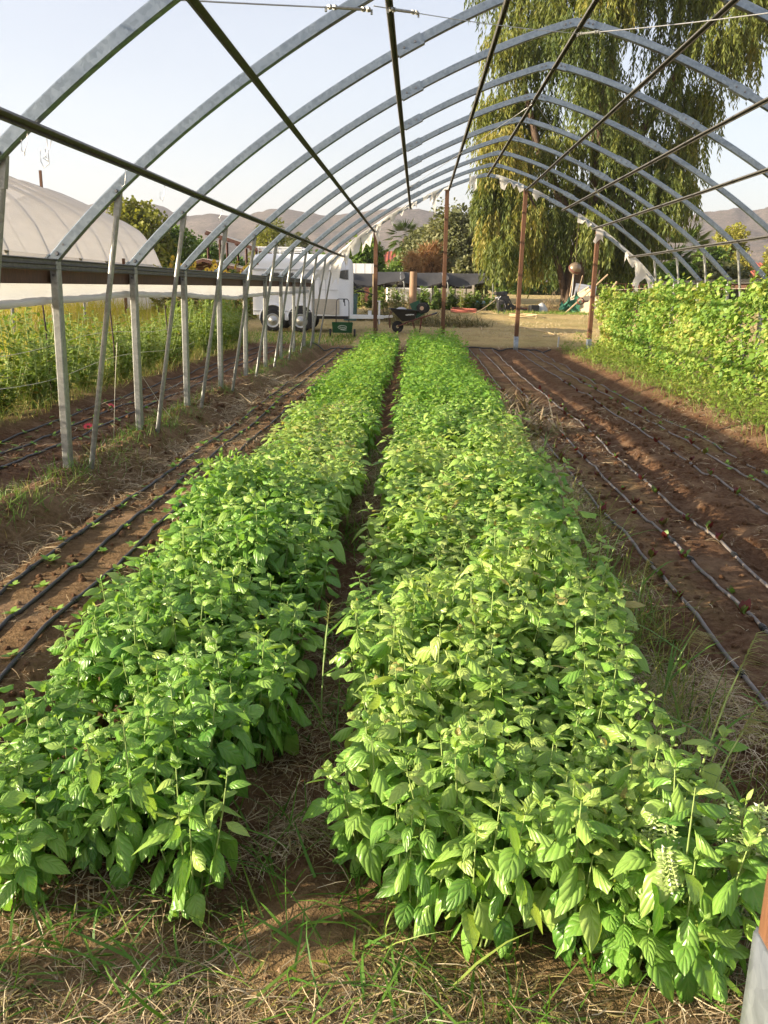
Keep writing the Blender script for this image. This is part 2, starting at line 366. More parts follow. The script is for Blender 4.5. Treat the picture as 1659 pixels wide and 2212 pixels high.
def graded(parts):
    out = []
    for a, b, st in parts: out += list(np.arange(a, b, st))
    return np.array(out)
gx = np.concatenate([-np.geomspace(5000, 30, 26), graded([(-26, -5, .5), (-5, 5, .055), (5, 30, .5)]), np.geomspace(30, 5000, 26)])
gy = np.concatenate([[-400, -60, -20, -8, -3, -1, 0, .6], graded([(1.0, 6, .055), (6, 12, .09), (12, 24.6, .15), (24.6, 60, .5)]), np.geomspace(60, 1500, 26), [2500, 5000]])
GX, GY = np.meshgrid(gx, gy); Z = zg(GX, GY)
V = np.stack([GX, GY, Z], 2).reshape(-1, 3); nx_, ny_ = len(gx), len(gy)
ii, jj = np.meshgrid(np.arange(ny_-1), np.arange(nx_-1), indexing='ij')
F = np.stack([ii*nx_+jj, ii*nx_+jj+1, (ii+1)*nx_+jj+1, (ii+1)*nx_+jj], 2).reshape(-1, 4)
# kind of cover as its own map: 0 bare soil, 1 dry grass
wob = (fbm(V[:, 0]*.8, V[:, 1]*.8, 3, 41)-.5)*1.6
cover = np.clip((V[:, 1]+wob-23.3)/1.0, 0, 1)
cover = np.maximum(cover, np.clip((-V[:, 0]+wob*.5-4.3)/.6, 0, 1)); cover = np.maximum(cover, np.clip((V[:, 0]+wob*.5-4.0)/.6, 0, 1))
cover = np.maximum(cover, .35*np.clip((2.1-V[:, 1])/.4, 0, 1)); cover = np.maximum(cover, .20*np.clip((V[:, 0]+2.75)/.2, 0, 1)*np.clip((-1.35-V[:, 0])/.2, 0, 1)*np.clip(.4+1.2*fbm(V[:, 0]*3, V[:, 1]*1.5, 3, 19), 0, 1))
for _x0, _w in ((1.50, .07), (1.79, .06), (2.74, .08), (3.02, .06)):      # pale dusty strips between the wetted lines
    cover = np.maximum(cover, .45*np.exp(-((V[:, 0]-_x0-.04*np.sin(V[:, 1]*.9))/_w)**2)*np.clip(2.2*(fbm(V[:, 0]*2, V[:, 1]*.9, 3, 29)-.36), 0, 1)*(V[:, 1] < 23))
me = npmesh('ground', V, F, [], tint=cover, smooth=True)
m, n, b = mat('soil_and_dry_grass')
at = N(n, 'ShaderNodeAttribute', attribute_name='tint')
f1 = noise(n, 2.2, 6, .65); f2 = noise(n, 26, 5, .7); f3 = noise(n, 130, 3, .7); f4 = noise(n, .35, 4, .6)
soil = ramp(n, f2, [(.27, (.075, .037, .018)), (.5, (.165, .086, .044)), (.75, (.31, .19, .11))])
soil = mixc(n, ramp(n, f1, [(.50, (0, 0, 0)), (.66, (.7, .7, .7))]), soil, (.36, .235, .14))
soil = mixc(n, ramp(n, f1, [(.26, (.5, .5, .5)), (.42, (0, 0, 0))]), soil, (.105, .048, .028))
soil = mixc(n, ramp(n, f3, [(.62, (0, 0, 0)), (.78, (.5, .5, .5))]), soil, (.45, .33, .20))
gr = ramp(n, f2, [(.25, (.30, .20, .085)), (.55, (.56, .42, .19)), (.8, (.70, .56, .29))])
gr = mixc(n, ramp(n, f4, [(.42, (0, 0, 0)), (.62, (.6, .6, .6))]), gr, (.28, .25, .085))
gr = mixc(n, ramp(n, f1, [(.56, (0, 0, 0)), (.68, (.7, .7, .7))]), gr, (.30, .165, .085))
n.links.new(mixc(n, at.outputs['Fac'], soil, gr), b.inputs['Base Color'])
b.inputs['Roughness'].default_value = .95; b.inputs['Specular IOR Level'].default_value = .15
hh = math_(n, 'ADD', math_(n, 'MULTIPLY', f2, 1.0), math_(n, 'MULTIPLY', f3, .45))
bump(n, b, hh, 1.0, .06)
me.materials.append(m)
tag(link('ground', me), 'brown bed soil running out into a pale dry grass field', None, None, 'structure')
#@@HOUSE
# ------------------------------------------------------------------ bare hoop house
AX, LX, RX = 1.635, -2.76, 6.03
D_ = [0, .5, 1, 1.4, 1.8, 2.28, 2.85, 3.2, 3.5, 3.8, 4.1, 4.4]
H_ = [4.335, 4.18, 4.015, 3.85, 3.635, 3.365, 3.03, 2.80, 2.575, 2.31, 2.03, 1.74]
def arch(x): return float(np.interp(abs(x-AX), D_, H_)) + .011*(x-AX)
# smooth the polyline
from numpy import polyfit, polyval
_c = polyfit(D_, H_, 5)
def arch(x): return float(polyval(_c, abs(x-AX))) + .011*(x-AX)
def YN(k): return (k-.3663)*S
house = empty('hoop_house', (AX, YN(1), 0), 0, 'bare galvanised hoop house frame with arched rafters over the crop beds', 'greenhouse')
def hm(o):                      # parts are modelled in world coordinates
    o.location = (-AX, -YN(1), 0); return o
def rprof(a, b_, c):            # rounded rectangle profile, half sizes a (side) b (up), corner c
    return [(-a+c, -b_), (a-c, -b_), (a, -b_+c), (a, b_-c), (a-c, b_), (-a+c, b_), (-a, b_-c), (-a, -b_+c)]
def rafter_mesh():
    g = MB(); xs = np.linspace(LX, RX, 61)
    pl = [(x, 0, arch(x)) for x in xs if x < AX-.06]; pr_ = [(x, 0, arch(x)) for x in xs if x > AX+.06]
    P = rprof(.026, .040, .009)
    g.sweep(pl, P, (0, 0, 1)); g.sweep(pr_, P, (0, 0, 1)); return g.mesh('rafter', MT['galv'])
def plate(x0, x1, off, hgt=.052, nb=2, t=.0305):
    g = MB(); xs = np.linspace(x0, x1, 5)
    g.sweep([(x, 0, arch(x)) for x in xs], rprof(t, hgt, .006), (0, 0, 1), 0)
    for q in np.linspace(.28, .72, nb):
        x = x0+(x1-x0)*q
        for sgn in (-1, 1): g.disc((x, sgn*t, arch(x)), (0, sgn, 0), .012, 8, 1, .010, .010)
    return g.mesh('splice_plate', [MT['galv'], MT['bolt']])
def bracket():
    g = MB()
    xs = [AX-.17, AX-.06, AX, AX+.06, AX+.17]
    g.sweep([(x, 0, min(arch(x), arch(AX-.06))-.004) for x in xs], rprof(.031, .044, .006), (0, 0, 1), 0)
    for x in (-.145, -.095, .095, .145): g.disc((AX+x, -.031, arch(AX+x)), (0, -1, 0), .013, 8, 1, .010, .010)
    g.disc((AX, -.031, arch(AX-.06)-.012), (0, -1, 0), .006, 8, 1, .003)
    return g.mesh('ridge_bracket', [MT['galv'], MT['bolt']])
def foot(x):
    g = MB(); s_ = 1 if x < AX else -1; z = arch(x+.05*s_)
    g.disc((x+.06*s_, -.027, arch(x+.06*s_)), (0, -1, 0), .017, 10, 1, .012, .012)
    g.disc((x+.11*s_, -.027, arch(x+.11*s_)+.012), (0, -1, 0), .009, 8, 1, .002)
    g.box((x-.035*s_, 0, arch(x)+.025), (.012, .06, .09), 0, Matrix.Rotation(R(44*s_), 3, 'Y'))
    return g.mesh('foot_clip', [MT['galv'], MT['bolt']])
rm, pl1, pl2, br, fl, fr = rafter_mesh(), plate(AX-1.88, AX-1.66, 0), plate(AX+1.66, AX+1.88, 0), bracket(), foot(LX), foot(RX)
g = MB(); g.sweep([(0, 0, -.25), (0, 0, 1.70)], rprof(.030, .042, .008), (0, 1, 0)); g.disc((.0, -.042, 1.60), (0, -1, 0), .012, 8, 1, .012, .01); postm = g.mesh('ground_post', [MT['galv2'], MT['bolt']])
for k in range(1, 14):
    y = YN(k)
    r_ = hm(link('rafter', rm, house)); r_.location.y = y-YN(1)
    for nm, q in (('splice_plate', pl1), ('splice_plate', pl2), ('ridge_bracket', br), ('foot_clip', fl), ('foot_clip', fr)): link(nm, q, r_)
    for x, ln in ((LX+.01, .012), (RX-.01, -.012)):
        p = link('ground_post', postm, house); p.location = (x-AX, y-YN(1), .0 if x < 0 else .06); p.rotation_euler = (0, ln, 0)
    # knee brace with a flattened top
    for s_ in (-1, 1):
        xt = AX+s_*3.86; zt = arch(xt)-.02; xb = AX+s_*4.30; yb = y+.13
        g = MB(); P0 = Vector((xb, yb, -.2)); P1 = Vector((xt, y+.035, zt)); d = (P1-P0)
        g.tube([P0, P0+d*.93], .022, 10); q = P0+d*.93
        g.sweep([q, P0+d*.965, P1], [(-.022, -.022), (.022, -.022), (.022, .022), (-.022, .022)], (0, 1, 0), 0, True, [1, 1.0, .9])
        g.disc(P1+Vector((0, -.065, -.0)), (0, -1, 0), .014, 8, 1, .012, .010)
        hm(g.build('knee_brace', [MT['galv2'], MT['bolt']], house))
def hat(p0, p1, w_=.062, name='purlin', m='purlin', parent=None):
    """hat channel, open side down"""
    P = [(.85*a_, .85*c_) for a_, c_ in [(-.031, -.019), (-.019, -.019), (-.019, .010), (.019, .010), (.019, -.019), (.031, -.019), (.031, -.013), (.025, -.013), (.025, .017), (-.025, .017), (-.025, -.013), (-.031, -.013)]]
    g = MB(); n_ = 8; p0 = Vector(p0); p1 = Vector(p1)
    pts = [p0.lerp(p1, i/n_)+Vector((0, 0, -.006*(i % 2))) for i in range(n_+1)]
    x = (p0.x+p1.x)/2; nrm = Vector((arch(x-.05)-arch(x+.05), 0, .1)).normalized() if abs(x-AX) > .1 else Vector((0, 0, 1))
    g.sweep(pts, P, nrm, 0); return hm(g.build(name, MT[m], house))
for dx in (-3.68, -2.85, -1.93, -.97, 0, 1.0, 1.97, 2.75, 3.69):
    x = AX+dx; nx = (arch(x-.05)-arch(x+.05))/.1; l = math.hypot(nx, 1); off = .068 if dx else .062
    px, pz = x-nx/l*off, arch(x)-off/l
    hat((px, YN(1)-.3, pz), (px, YN(13)+(.12 if dx else .05), pz))
for x, s_ in ((LX+.035, 1), (RX-.035, -1)):                # side rails and wooden hip boards
    zz = 1.675 if s_ > 0 else 1.77
    g = MB()
    P = [(-.02, -.042), (.02, -.042), (.026, -.034), (.012, -.026), (.012, -.008), (.026, 0), (.012, .01), (.012, .026), (.026, .036), (.02, .042), (-.02, .042)]
    if s_ < 0: P = [(-a, c) for a, c in P][::-1]
    g.sweep([(x, YN(1)-.3, zz), (x, YN(13)+.1, zz)], P, (0, 0, 1)); hm(g.build('side_rail', MT['purlin'], house))
    for k in range(1, 13, 2):
        g = MB(); y0, y1 = YN(k)+.004, YN(min(k+2, 13))-.004
        g.box((x-.075*s_, (y0+y1)/2, zz-.078+.004*random.random()), (.038, y1-y0, .122)); o = hm(g.build('hip_board', MT['hip'], house, bevel=.004))
# rolled-up side curtain on the left
def rollz(y): return float(np.interp(y, [0, 6, 6.65, 7.7, 8.6, 9.7, 10.4, 12.2, 13.7, 16, 23], [1.37, 1.394, 1.405, 1.43, 1.442, 1.438, 1.43, 1.385, 1.36, 1.40, 1.42]))+.006*math.sin(y*3.1)
ys = np.linspace(YN(1), YN(13)-.2, 110); P = []
for y in ys:
    row = []
    for t in np.linspace(0, 1, 9):
        z0, z1 = 1.575, rollz(y)+.015
        row.append((LX-.075-.02*math.sin(t*3.1)-.012*math.sin(y*5.3+t*2)*t-.008*math.sin(y*13+t*5), y, z0+(z1-z0)*t))
    P.append(row)
g = MB(); g.grid(P); cur = hm(g.build('side_curtain', MT['poly'], house, True))
g = MB(); ys2 = np.linspace(YN(1), YN(13)-.2, 220)
g.tube([(LX-.078+.004*math.sin(y*9), y, rollz(y)+.0) for y in ys2], .030, 10, 0, [1+.10*math.sin(y*23)+.08*math.sin(y*51+1) for y in ys2]); g.build('roll_pipe', MT['poly'], cur, True)
# wooden end posts at both ends
def end_post(x, y, zb, ztop, lean=0):
    g = MB(); g.box((0, 0, (zb+ztop)/2), (.10, .14, ztop-zb)); me_o = g.build('end_post', MT['post'], house, bevel=.006)
    me_o.location = (x-AX, y-YN(1), 0); me_o.rotation_euler = (0, lean, 0)
    g = MB(); P = []
    ang = [i*math.pi/14 for i in range(28)]
    prof = [(.058*(abs(math.cos(a))**.25*math.copysign(1, math.cos(a)))*(1+.05*math.cos(12*a)), .078*(abs(math.sin(a))**.25*math.copysign(1, math.sin(a)))*(1+.04*math.cos(12*a))) for a in ang]
    g.sweep([(0, 0, -.2), (0, 0, zb+.012)], prof, (0, 1, 0), 0); g.disc((-.02, -.082, zb-.06), (0, -1, 0), .010, 8, 1, .008)
    g.build('metal_sleeve', [MT['sleeve'], MT['bolt']], me_o, True)
for x, ln, zb in ((-1.11, -.006, .30), (.655, 0, .34), (2.575, .012, .36), (4.47, .008, .33)):
    end_post(x, YN(13)+.03, zb, arch(x)-.03, ln)
end_post(.648, YN(1)+.03, .50, arch(.648)-.03); end_post(2.575, YN(1)+.02, .5, arch(2.575)-.03)
# bracing cables with turnbuckles
def cable(pts, r=.0045, tb=None):
    g = MB(); pts = [Vector(p) for p in pts]; a, b_ = pts[0], pts[-1]
    g.tube([a.lerp(b_, i/10)+Vector((0, 0, -.02*math.sin(math.pi*i/10))) for i in range(11)], r, 6)
    o = hm(g.build('brace_cable', MT['cable'], house, True))
    if tb is not None:
        g = MB(); d = (b_-a).normalized(); c = a.lerp(b_, tb)+Vector((0, 0, -.02*math.sin(math.pi*tb)))
        g.tube([c-d*.16, c-d*.09, c+d*.09, c+d*.16], .011, 8, 0, [.7, 1, 1, .7])
        for q in (-.19, -.14, .14, .19): g.lathe(c+d*q, d, [(.002, -.014), (.016, -.012), (.016, .012), (.002, .014)], 8)
        g.box(c+d*.225+Vector((0, 0, -.014)), (.014, .02, .03)); g.box(c-d*.225+Vector((0, 0, -.014)), (.014, .02, .03))
        g.build('turnbuckle', MT['galv2'], o)
    return o
cable([(-.41, YN(4)-.04, 3.40), (-3.05, 3.4, 2.66)], .005, .04)
cable([(-.36, YN(4)-.04, 3.42), (AX, YN(6)-.05, 4.20)], .0035, .10)
cable([(AX, YN(6)-.05, 4.20), (3.05, YN(4)+.0, 3.50)], .005, .05)
cable([(1.60, YN(8)-.05, 4.20), (-.9, YN(12), 3.42)], .004, .75); cable([(1.66, YN(8)-.05, 4.20), (4.85, YN(12), 2.82)], .004, .55)
# what is left of the torn cover on the far arch
def torn(x0, x1, drop, sd_, keep=.5, up=.05):
    r_ = random.Random(sd_); n_ = max(5, int((x1-x0)/.07)); P = []
    y = YN(13)-.04
    for i in range(n_+1):
        x = x0+(x1-x0)*i/n_; z = arch(x)+up; dd = drop*(.35+.65*r_.random()) if r_.random() < keep else drop*.15*(1+r_.random())
        P.append([(x+(.05*r_.random()-.03)*t*drop*3, y-.03*math.sin(7*x+3*t)-.02*t*r_.random(), z-dd*t) for t in (0, .2, .45, .7, 1)])
    g = MB(); g.grid(P); hm(g.build('torn_cover', MT['tornpoly'], house, True))
torn(-2.9, -2.0, .42, 1, .8); torn(-2.25, -1.85, .85, 12, .9); torn(-2.0, -1.0, .55, 2, .75); torn(-1.15, -.1, .36, 3, .45); torn(.05, .75, .25, 4, .4)
torn(1.20, 1.40, .40, 5, .7); torn(1.85, 2.55, .32, 6, .6); torn(2.8, 3.2, .30, 7, .6); torn(.25, .37, .62, 15, .9)
torn(3.95, 4.3, .22, 8, .5); torn(4.42, 4.62, .66, 9, .9); torn(5.2, 5.55, .75, 10, .85); torn(5.5, 6.1, .85, 11, .95)
torn(-2.95, -.2, .10, 13, .6, .07); torn(4.0, 6.0, .09, 14, .5, .07)
# wire hooks hanging from the lower left purlin
px, pz = AX-3.68, arch(AX-3.68)-.10
for i, (y, hgt, lb) in enumerate(((4.72, .10, 'thin wire hook on the lower left purlin, nearest the camera'), (4.95, .13, 'long looped wire hook on the lower left purlin, just behind the first rafter'), (5.02, .09, 'tilted wire hook hanging beside the long looped one on the purlin'), (6.25, .09, 'wire hook on the lower left purlin in front of the second rafter'), (7.2, .10, 'open wire hook alone between two rafters on the lower left purlin'), (9.3, .10, 'straight bent wire hanging from the lower left purlin farther along'))):
    g = MB(); a = .35*math.sin(i*2.3)
    pts = [(.0, 0, .04), (.018, 0, .02)] + [(.018-.03*t+math.sin(a)*hgt*t, .0, -hgt*t) for t in (.3, .6, .9)] + [(-.015, .012, -hgt*1.05), (-.03, .015, -hgt*.8), (-.028, .015, -hgt*.3)]
    g.tube(pts, .0022, 5); tag(g.build('wire_hook', MT['cable'], None, True, loc=(px, y, pz+.01)), lb, 'hook', 'wire hooks on the left purlin')
#@@BEDS
# ------------------------------------------------------------------ drip irrigation
def drip(X, lab, m, y0=1.2, y1=23.2, amp=.03, sd_=0, grp='drip lines along the beds'):
    amp *= .6; r_ = random.Random(sd_); ph = [r_.random()*6 for _ in range(4)]
    ys = np.concatenate([np.arange(y0, 8, .12), np.arange(8, y1, .3)])
    xs = np.array([X+amp*(math.sin(y*.45+ph[0])+.25*math.sin(y*1.3+ph[1])+.06*math.sin(y*4.1+ph[2])) for y in ys])
    zs = zg(xs, ys)+.010
    g = MB(); g.tube([(a, b_, c) for a, b_, c in zip(xs, ys, zs)], .0095 if m == 'dripg' else .0112, 7)
    o = tag(g.build('drip_line', MT[m], None, True), lab, 'drip line', grp)
    for q in range(3):
        i = r_.randrange(4, 46); p = Vector((xs[i], ys[i], zs[i])); d = (Vector((xs[i+1], ys[i+1], zs[i+1]))-p).normalized()
        g = MB(); g.tube([p-d*.03, p+d*.03], .0145, 8); g.tube([p-d*.012, p+d*.012], .017, 8); g.build('coupling', MT['black'], o)
    return o, xs, ys, zs
DR = {}
for i, (X, lab, m) in enumerate((
    (-3.50, 'black drip line just outside the posts, closest to them', 'drip'), (-3.79, 'black drip line outside the posts, middle of three beside the weeds', 'drip'), (-4.05, 'black drip line outside the posts that runs along the weeds', 'drip'),
    (-2.08, 'black drip line on the bare left bed, nearest the metal posts', 'drip'), (-1.88, 'thicker black drip line, middle of three on the bare left bed', 'drip'), (-1.66, 'black drip line on the bare left bed, touching the basil leaves', 'drip'),
    (1.36, 'dusty grey drip line beside the right edge of the basil', 'dripg'), (1.63, 'dusty grey drip line, second from the basil on the right soil', 'dripg'), (1.94, 'dusty grey drip line, third from the basil on the right soil', 'dripg'),
    (2.58, 'dusty grey drip line, fourth from the basil, left line of the outer bed', 'dripg'), (2.88, 'dusty grey drip line, fifth from the basil, middle line of the outer bed', 'dripg'), (3.16, 'dusty grey drip line, sixth from the basil, nearest the bean vines', 'dripg'))):
    DR[i] = drip(X, lab, m, 1.2 if i > 2 else 3, 23.1, .028 if i > 5 else .02, 50+i)
g = MB(); xs = np.linspace(1.1, 3.5, 24); g.tube([(x, 23.15+.05*math.sin(3*x), zg1(x, 23.15)+.03) for x in xs], .018, 8); tag(g.build('header_pipe', MT['drip'], None, True), 'black header pipe lying across the far end of the right beds', 'pipe')
g = MB(); xs = np.linspace(-2.75, -1.5, 14); g.tube([(x, 22.3+.18*math.sin(4*x), zg1(x, 22.3)+.03) for x in xs], .016, 8); tag(g.build('header_pipe', MT['drip'], None, True), 'short black pipe lying across the far end of the left bed', 'pipe')

# ------------------------------------------------------------------ basil
def basil_mesh(seed, tall=.40, fine=False, nb=8, T=T_BASIL, lsize=1.0, smat='stem', mname='basil', seg=True):
    r_ = np.random.default_rng(seed); P, D, L, TI, JT = [], [], [], [], []; g = MB()
    for b_ in range(nb):
        a = b_/nb*6.283+r_.random()*.8; sp_ = (.06+.11*r_.random()) if b_ else .02
        h = tall*(.55+.45*r_.random()) if b_ else tall*(.98)
        base = np.array([math.cos(a)*.02, math.sin(a)*.02, -.02]); top = np.array([math.cos(a)*sp_, math.sin(a)*sp_, h]); mid = base*.4+top*.6; mid[:2] = mid[:2]*1.12; mid[2] = h*.45
        bz = lambda t: (1-t)**2*base+2*t*(1-t)*mid+t*t*top
        g.tube([bz(t) for t in np.linspace(0, 1, 5)], .0034, 5, 0, [1.3, 1, .9, .7, .4])
        tn = (.34, .52, .67, .80, .90, .96, 1.0); ll = (.075, .090, .096, .088, .070, .048, .026); pn = (-46, -32, -16, -2, 14, 34, 62); nn = len(tn)
        for k in range(nn):
            t = tn[k]; p = bz(t); tw = a+k*1.571+r_.random()*.4
            q = k/(nn-1); ln = ll[k]*(.8+.4*r_.random())*lsize
            pit = R(pn[k])+r_.normal(0, .2)
            for s_ in (0, math.pi):
                az = tw+s_+r_.normal(0, .15); l2 = ln*(.85+.3*r_.random())
                d = np.array([math.cos(az)*math.cos(pit), math.sin(az)*math.cos(pit), math.sin(pit)])
                pet = l2*(.26-.2*q)
                P.append(p+d*pet+np.array([0, 0, .004])); D.append(d); L.append(l2)
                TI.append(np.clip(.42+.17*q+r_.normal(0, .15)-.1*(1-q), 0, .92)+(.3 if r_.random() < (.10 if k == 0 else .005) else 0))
    P = np.array(P); D = np.array(D); L = np.array(L); n_ = len(P)
    M = frames(D, r_.normal(0, .22, (n_, 3)), r_.normal(0, .3, n_))
    sc = np.stack([L*(.85+.4*r_.random(n_)), L, L*(.5+1.3*r_.random(n_))], 1)
    if T is T_BASIL:
        vs = []; idx = r_.integers(0, 3, n_); TI = np.array(TI); off = 0
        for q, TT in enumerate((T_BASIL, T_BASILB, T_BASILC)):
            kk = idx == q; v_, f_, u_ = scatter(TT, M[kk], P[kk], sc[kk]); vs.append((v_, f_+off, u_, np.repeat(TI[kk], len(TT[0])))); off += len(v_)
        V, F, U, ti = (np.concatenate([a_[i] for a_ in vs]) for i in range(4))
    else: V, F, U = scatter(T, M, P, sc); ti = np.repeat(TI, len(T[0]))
    # stems joined in with a second material
    SV = np.array(g.v); SF = np.array([f for f in g.f if len(f) == 4])
    if not seg: return npmesh('basil_foliage', V, F, [MT[mname]], ti, U, True), None
    sm = npmesh('basil_stem', SV, SF, [MT[smat]], None, None, True)
    return npmesh('basil_foliage', V, F, [MT[mname]], ti, U, True), sm
BV = [basil_mesh(100+i, .40+.02*(i % 3), nb=7+(i % 3)) for i in range(9)]
BF = [basil_mesh(200+i, .38, True, 8, T_BASIL2, .78, 'stem', 'basilfar') for i in range(5)]
FRONT = {}
def basil_plant(x, y, v, sc, rz, parts, lab, grp, zs=1.0, tilt=(0, 0)):
    z = zg1(x, y)
    f_, s_ = (BV if v < 100 else BF)[v % 100]
    if parts:
        e = empty('basil_plant', (x, y, z), rz, lab, 'basil', grp); link('foliage', f_, e); link('stems', s_, e)
    else:
        e = link('basil_plant', f_, None, (x, y, z), rz); tag(e, lab, 'basil', grp)
    e.scale = (sc, sc, sc*zs); e.rotation_euler = (tilt[0], tilt[1], rz); return e
spots = []
for bed in (0, 1):
    y = 1.93 if bed == 0 else 1.82
    while y < 22.8:
        x0, x1 = ((-1.20, -.575) if bed == 0 else (-.085+.08*max(0, min(1, (2.6-y)/.6))*0, .66+.21*min(1, max(0, (y-3)/5))))
        nc = 4
        for c in range(nc):
            spots.append((bed, x0+(x1-x0)*(c+.5*(int(y*5) % 2)*.6)/(nc-1)*.93+random.uniform(-.06, .06), y+random.uniform(-.09, .11)))
        y += .20 if y < 8 else (.25 if y < 14 else .30)
spots = [s_ for s_ in spots if s_[2] < 2.2 or random.random() > .06]; spots += [(1, .40, 1.80), (1, .50, 2.02), (1, .66, 2.04), (1, .62, 1.86)]; spots.sort(key=lambda s_: s_[2])
indiv = spots[:286]; rest = spots[286:]
GL = 'green basil plants in the left planted bed'; GRR = 'green basil plants in the right planted bed'
for i, (bed, x, y) in enumerate(indiv):
    near = y < 4.5
    v = random.randrange(9)
    sc = random.uniform(.86, 1.12)*(1.0 if y > 2.6 else .92); zs = random.uniform(.80, 1.08)*(.62+.76*float(fbm(np.array([x*1.9+bed*7.]), np.array([y*1.25]), 2, 311)[0]))
    if y < 2.6: zs = max(zs, .84)
    if bed == 0 and 5.9 < y < 6.6: zs *= .86
    _e = basil_plant(x, y, v, sc, random.random()*6.28, near, 'leafy green basil plant growing in the left planted bed' if bed == 0 else 'leafy green basil plant growing in the right planted bed', GL if bed == 0 else GRR, zs, (random.uniform(-.12, .12), random.uniform(-.12, .12)))
    _sh = (float(fbm(np.array([x*.8+9.]), np.array([y*.55]), 2, 123)[0])-.5)*.38 + (.07 if bed else 0) + (.12 if (bed == 0 and 5.5 < y < 9.5) else 0) - (.10 if (bed == 0 and y < 5) else 0)
    for _o in [_e]+list(_e.children): _o.color = (1+_sh, 1, 1, 1)
def bulk(sel, name, lab, src=None):
    Vs, Fs, Us, Ts = [], [], [], []; off = 0
    for k, (bed, x, y) in enumerate(sel):
        me_ = (src or BF)[k % 5][0]; nv = len(me_.vertices)
        co = np.empty(nv*3, np.float32); me_.vertices.foreach_get('co', co); co = co.reshape(-1, 3)
        fi = np.empty(len(me_.loops), np.int32); me_.loops.foreach_get('vertex_index', fi); fi = fi.reshape(-1, 4)
        ti = np.empty(nv, np.float32); me_.attributes['tint'].data.foreach_get('value', ti)
        a = random.random()*6.28; sc = random.uniform(.85, 1.15); c, s_ = math.cos(a)*sc, math.sin(a)*sc
        o = np.stack([co[:, 0]*c-co[:, 1]*s_+x, co[:, 0]*s_+co[:, 1]*c+y, co[:, 2]*sc*random.uniform(.95, 1.2)*(1+.2*min(1, max(0, (y-14)/6)))+zg1(x, y)], 1)
        Vs.append(o); Fs.append(fi+off); Ts.append(np.clip(ti+random.uniform(-.14, .14)+.10*math.sin(y*.9), 0, 1)); off += nv
    tag(link(name, npmesh(name, np.concatenate(Vs), np.concatenate(Fs), [MT['basilfar']], np.concatenate(Ts), None, True)), lab, None, None, 'stuff')
bulk([s_ for s_ in rest if s_[0] == 0], 'distant_basil', 'dense fine leaved far stretch of the left planted bed')
bulk([s_ for s_ in rest if s_[0] == 1], 'distant_basil', 'dense fine leaved far stretch of the right planted bed')
# the flowering plants at the front right corner
def spike_mesh(seed, h):
    r_ = np.random.default_rng(seed); g = MB(); g.tube([(0, 0, -.04), (.004, 0, h*.5), (.0, .004, h)], .0035, 5, 0, [1, .9, .5])
    k = int(h/.0085)
    for i in range(k):
        z = h*(.12+.88*i/k); q = 1-.55*i/k
        for j in range(5):
            a = j*1.257+i*.6; rr = .011*q+.002; p = Vector((math.cos(a)*rr, math.sin(a)*rr, z)); m_ = 2 if (r_.random() < .22*q+.02) else 1
            s_ = (.0095 if m_ == 1 else .0075)*(.7+.5*r_.random())*(.6+.5*q)
            d = Vector((math.cos(a), math.sin(a), .5)).normalized(); t = d.orthogonal().normalized(); u_ = d.cross(t)
            g.add([p-t*s_*.6, p+u_*s_*.5+d*s_*.5, p+t*s_*.6, p+d*s_*1.5], [(0, 1, 3), (1, 2, 3), (2, 0, 3)], m_)
    return g.mesh('flower_spike', [MT['stem'], MT['calyx'], MT['petal_w']])
SPK = [spike_mesh(i, h) for i, h in enumerate((.13, .17, .15))]
for (x, y, v, sc, lab, spk) in ((.70, 1.74, 0, .95, 'yellow green basil plant with tall white flower spikes beside the stained wooden post', [(.05, .02, .37, 1), (.11, -.02, .33, 2), (.07, .05, .36, 0), (.12, .03, .33, 0), (.09, -.05, .28, 2), (.02, .06, .36, 2)]),
                            (.54, 1.72, 1, .9, 'basil plant with two short white flower spikes at the front right bed corner', [(.02, -.05, .33, 1), (.0, .09, .36, 0), (.05, .03, .34, 2)])):
    e = basil_plant(x, y, v, sc, 0, True, lab, 'flowering basil plants', .78); 
    for (a, b_, c, k) in spk:
        s_ = link('flower_spike', SPK[k], e, (a+.03, b_-.03, c+.05)); s_.scale = (1.3, 1.3, 1.05); s_.rotation_euler = (random.uniform(-.25, .25), random.uniform(-.2, .3), random.random()*6)
#@@STUFF
# ------------------------------------------------------------------ straw, grass, weeds
def blades(name, x, y, ln, wd, pitch, lab, m, dz=0, tint=None, az=None, T=T_BLADE, kind='stuff', cat=None, grp=None, parent=None):
    n_ = len(x); az = rng.random(n_)*6.283 if az is None else az
    d = np.stack([np.cos(az)*np.cos(pitch), np.sin(az)*np.cos(pitch), np.sin(pitch)], 1)
    M = frames(d, rng.normal(0, .35, (n_, 3)), rng.normal(0, .4, n_))
    P = np.stack([x, y, zg(x, y)+dz], 1)
    V, F, U = scatter(T, M, P, np.stack([wd, ln, ln*(.4+rng.random(n_)*1.6)], 1))
    t = np.clip(rng.normal(.45, .22, n_), 0, 1) if tint is None else tint
    return tag(link(name, npmesh(name, V, F, [MT[m]], np.repeat(t, len(T[0])), None, False), parent), lab, cat, grp, kind)
U_ = lambda n_, a, b_: a+(b_-a)*rng.random(n_)
def thin(n_, a, b_, p=1.7):                       # more towards a
    return a+(b_-a)*rng.random(n_)**p
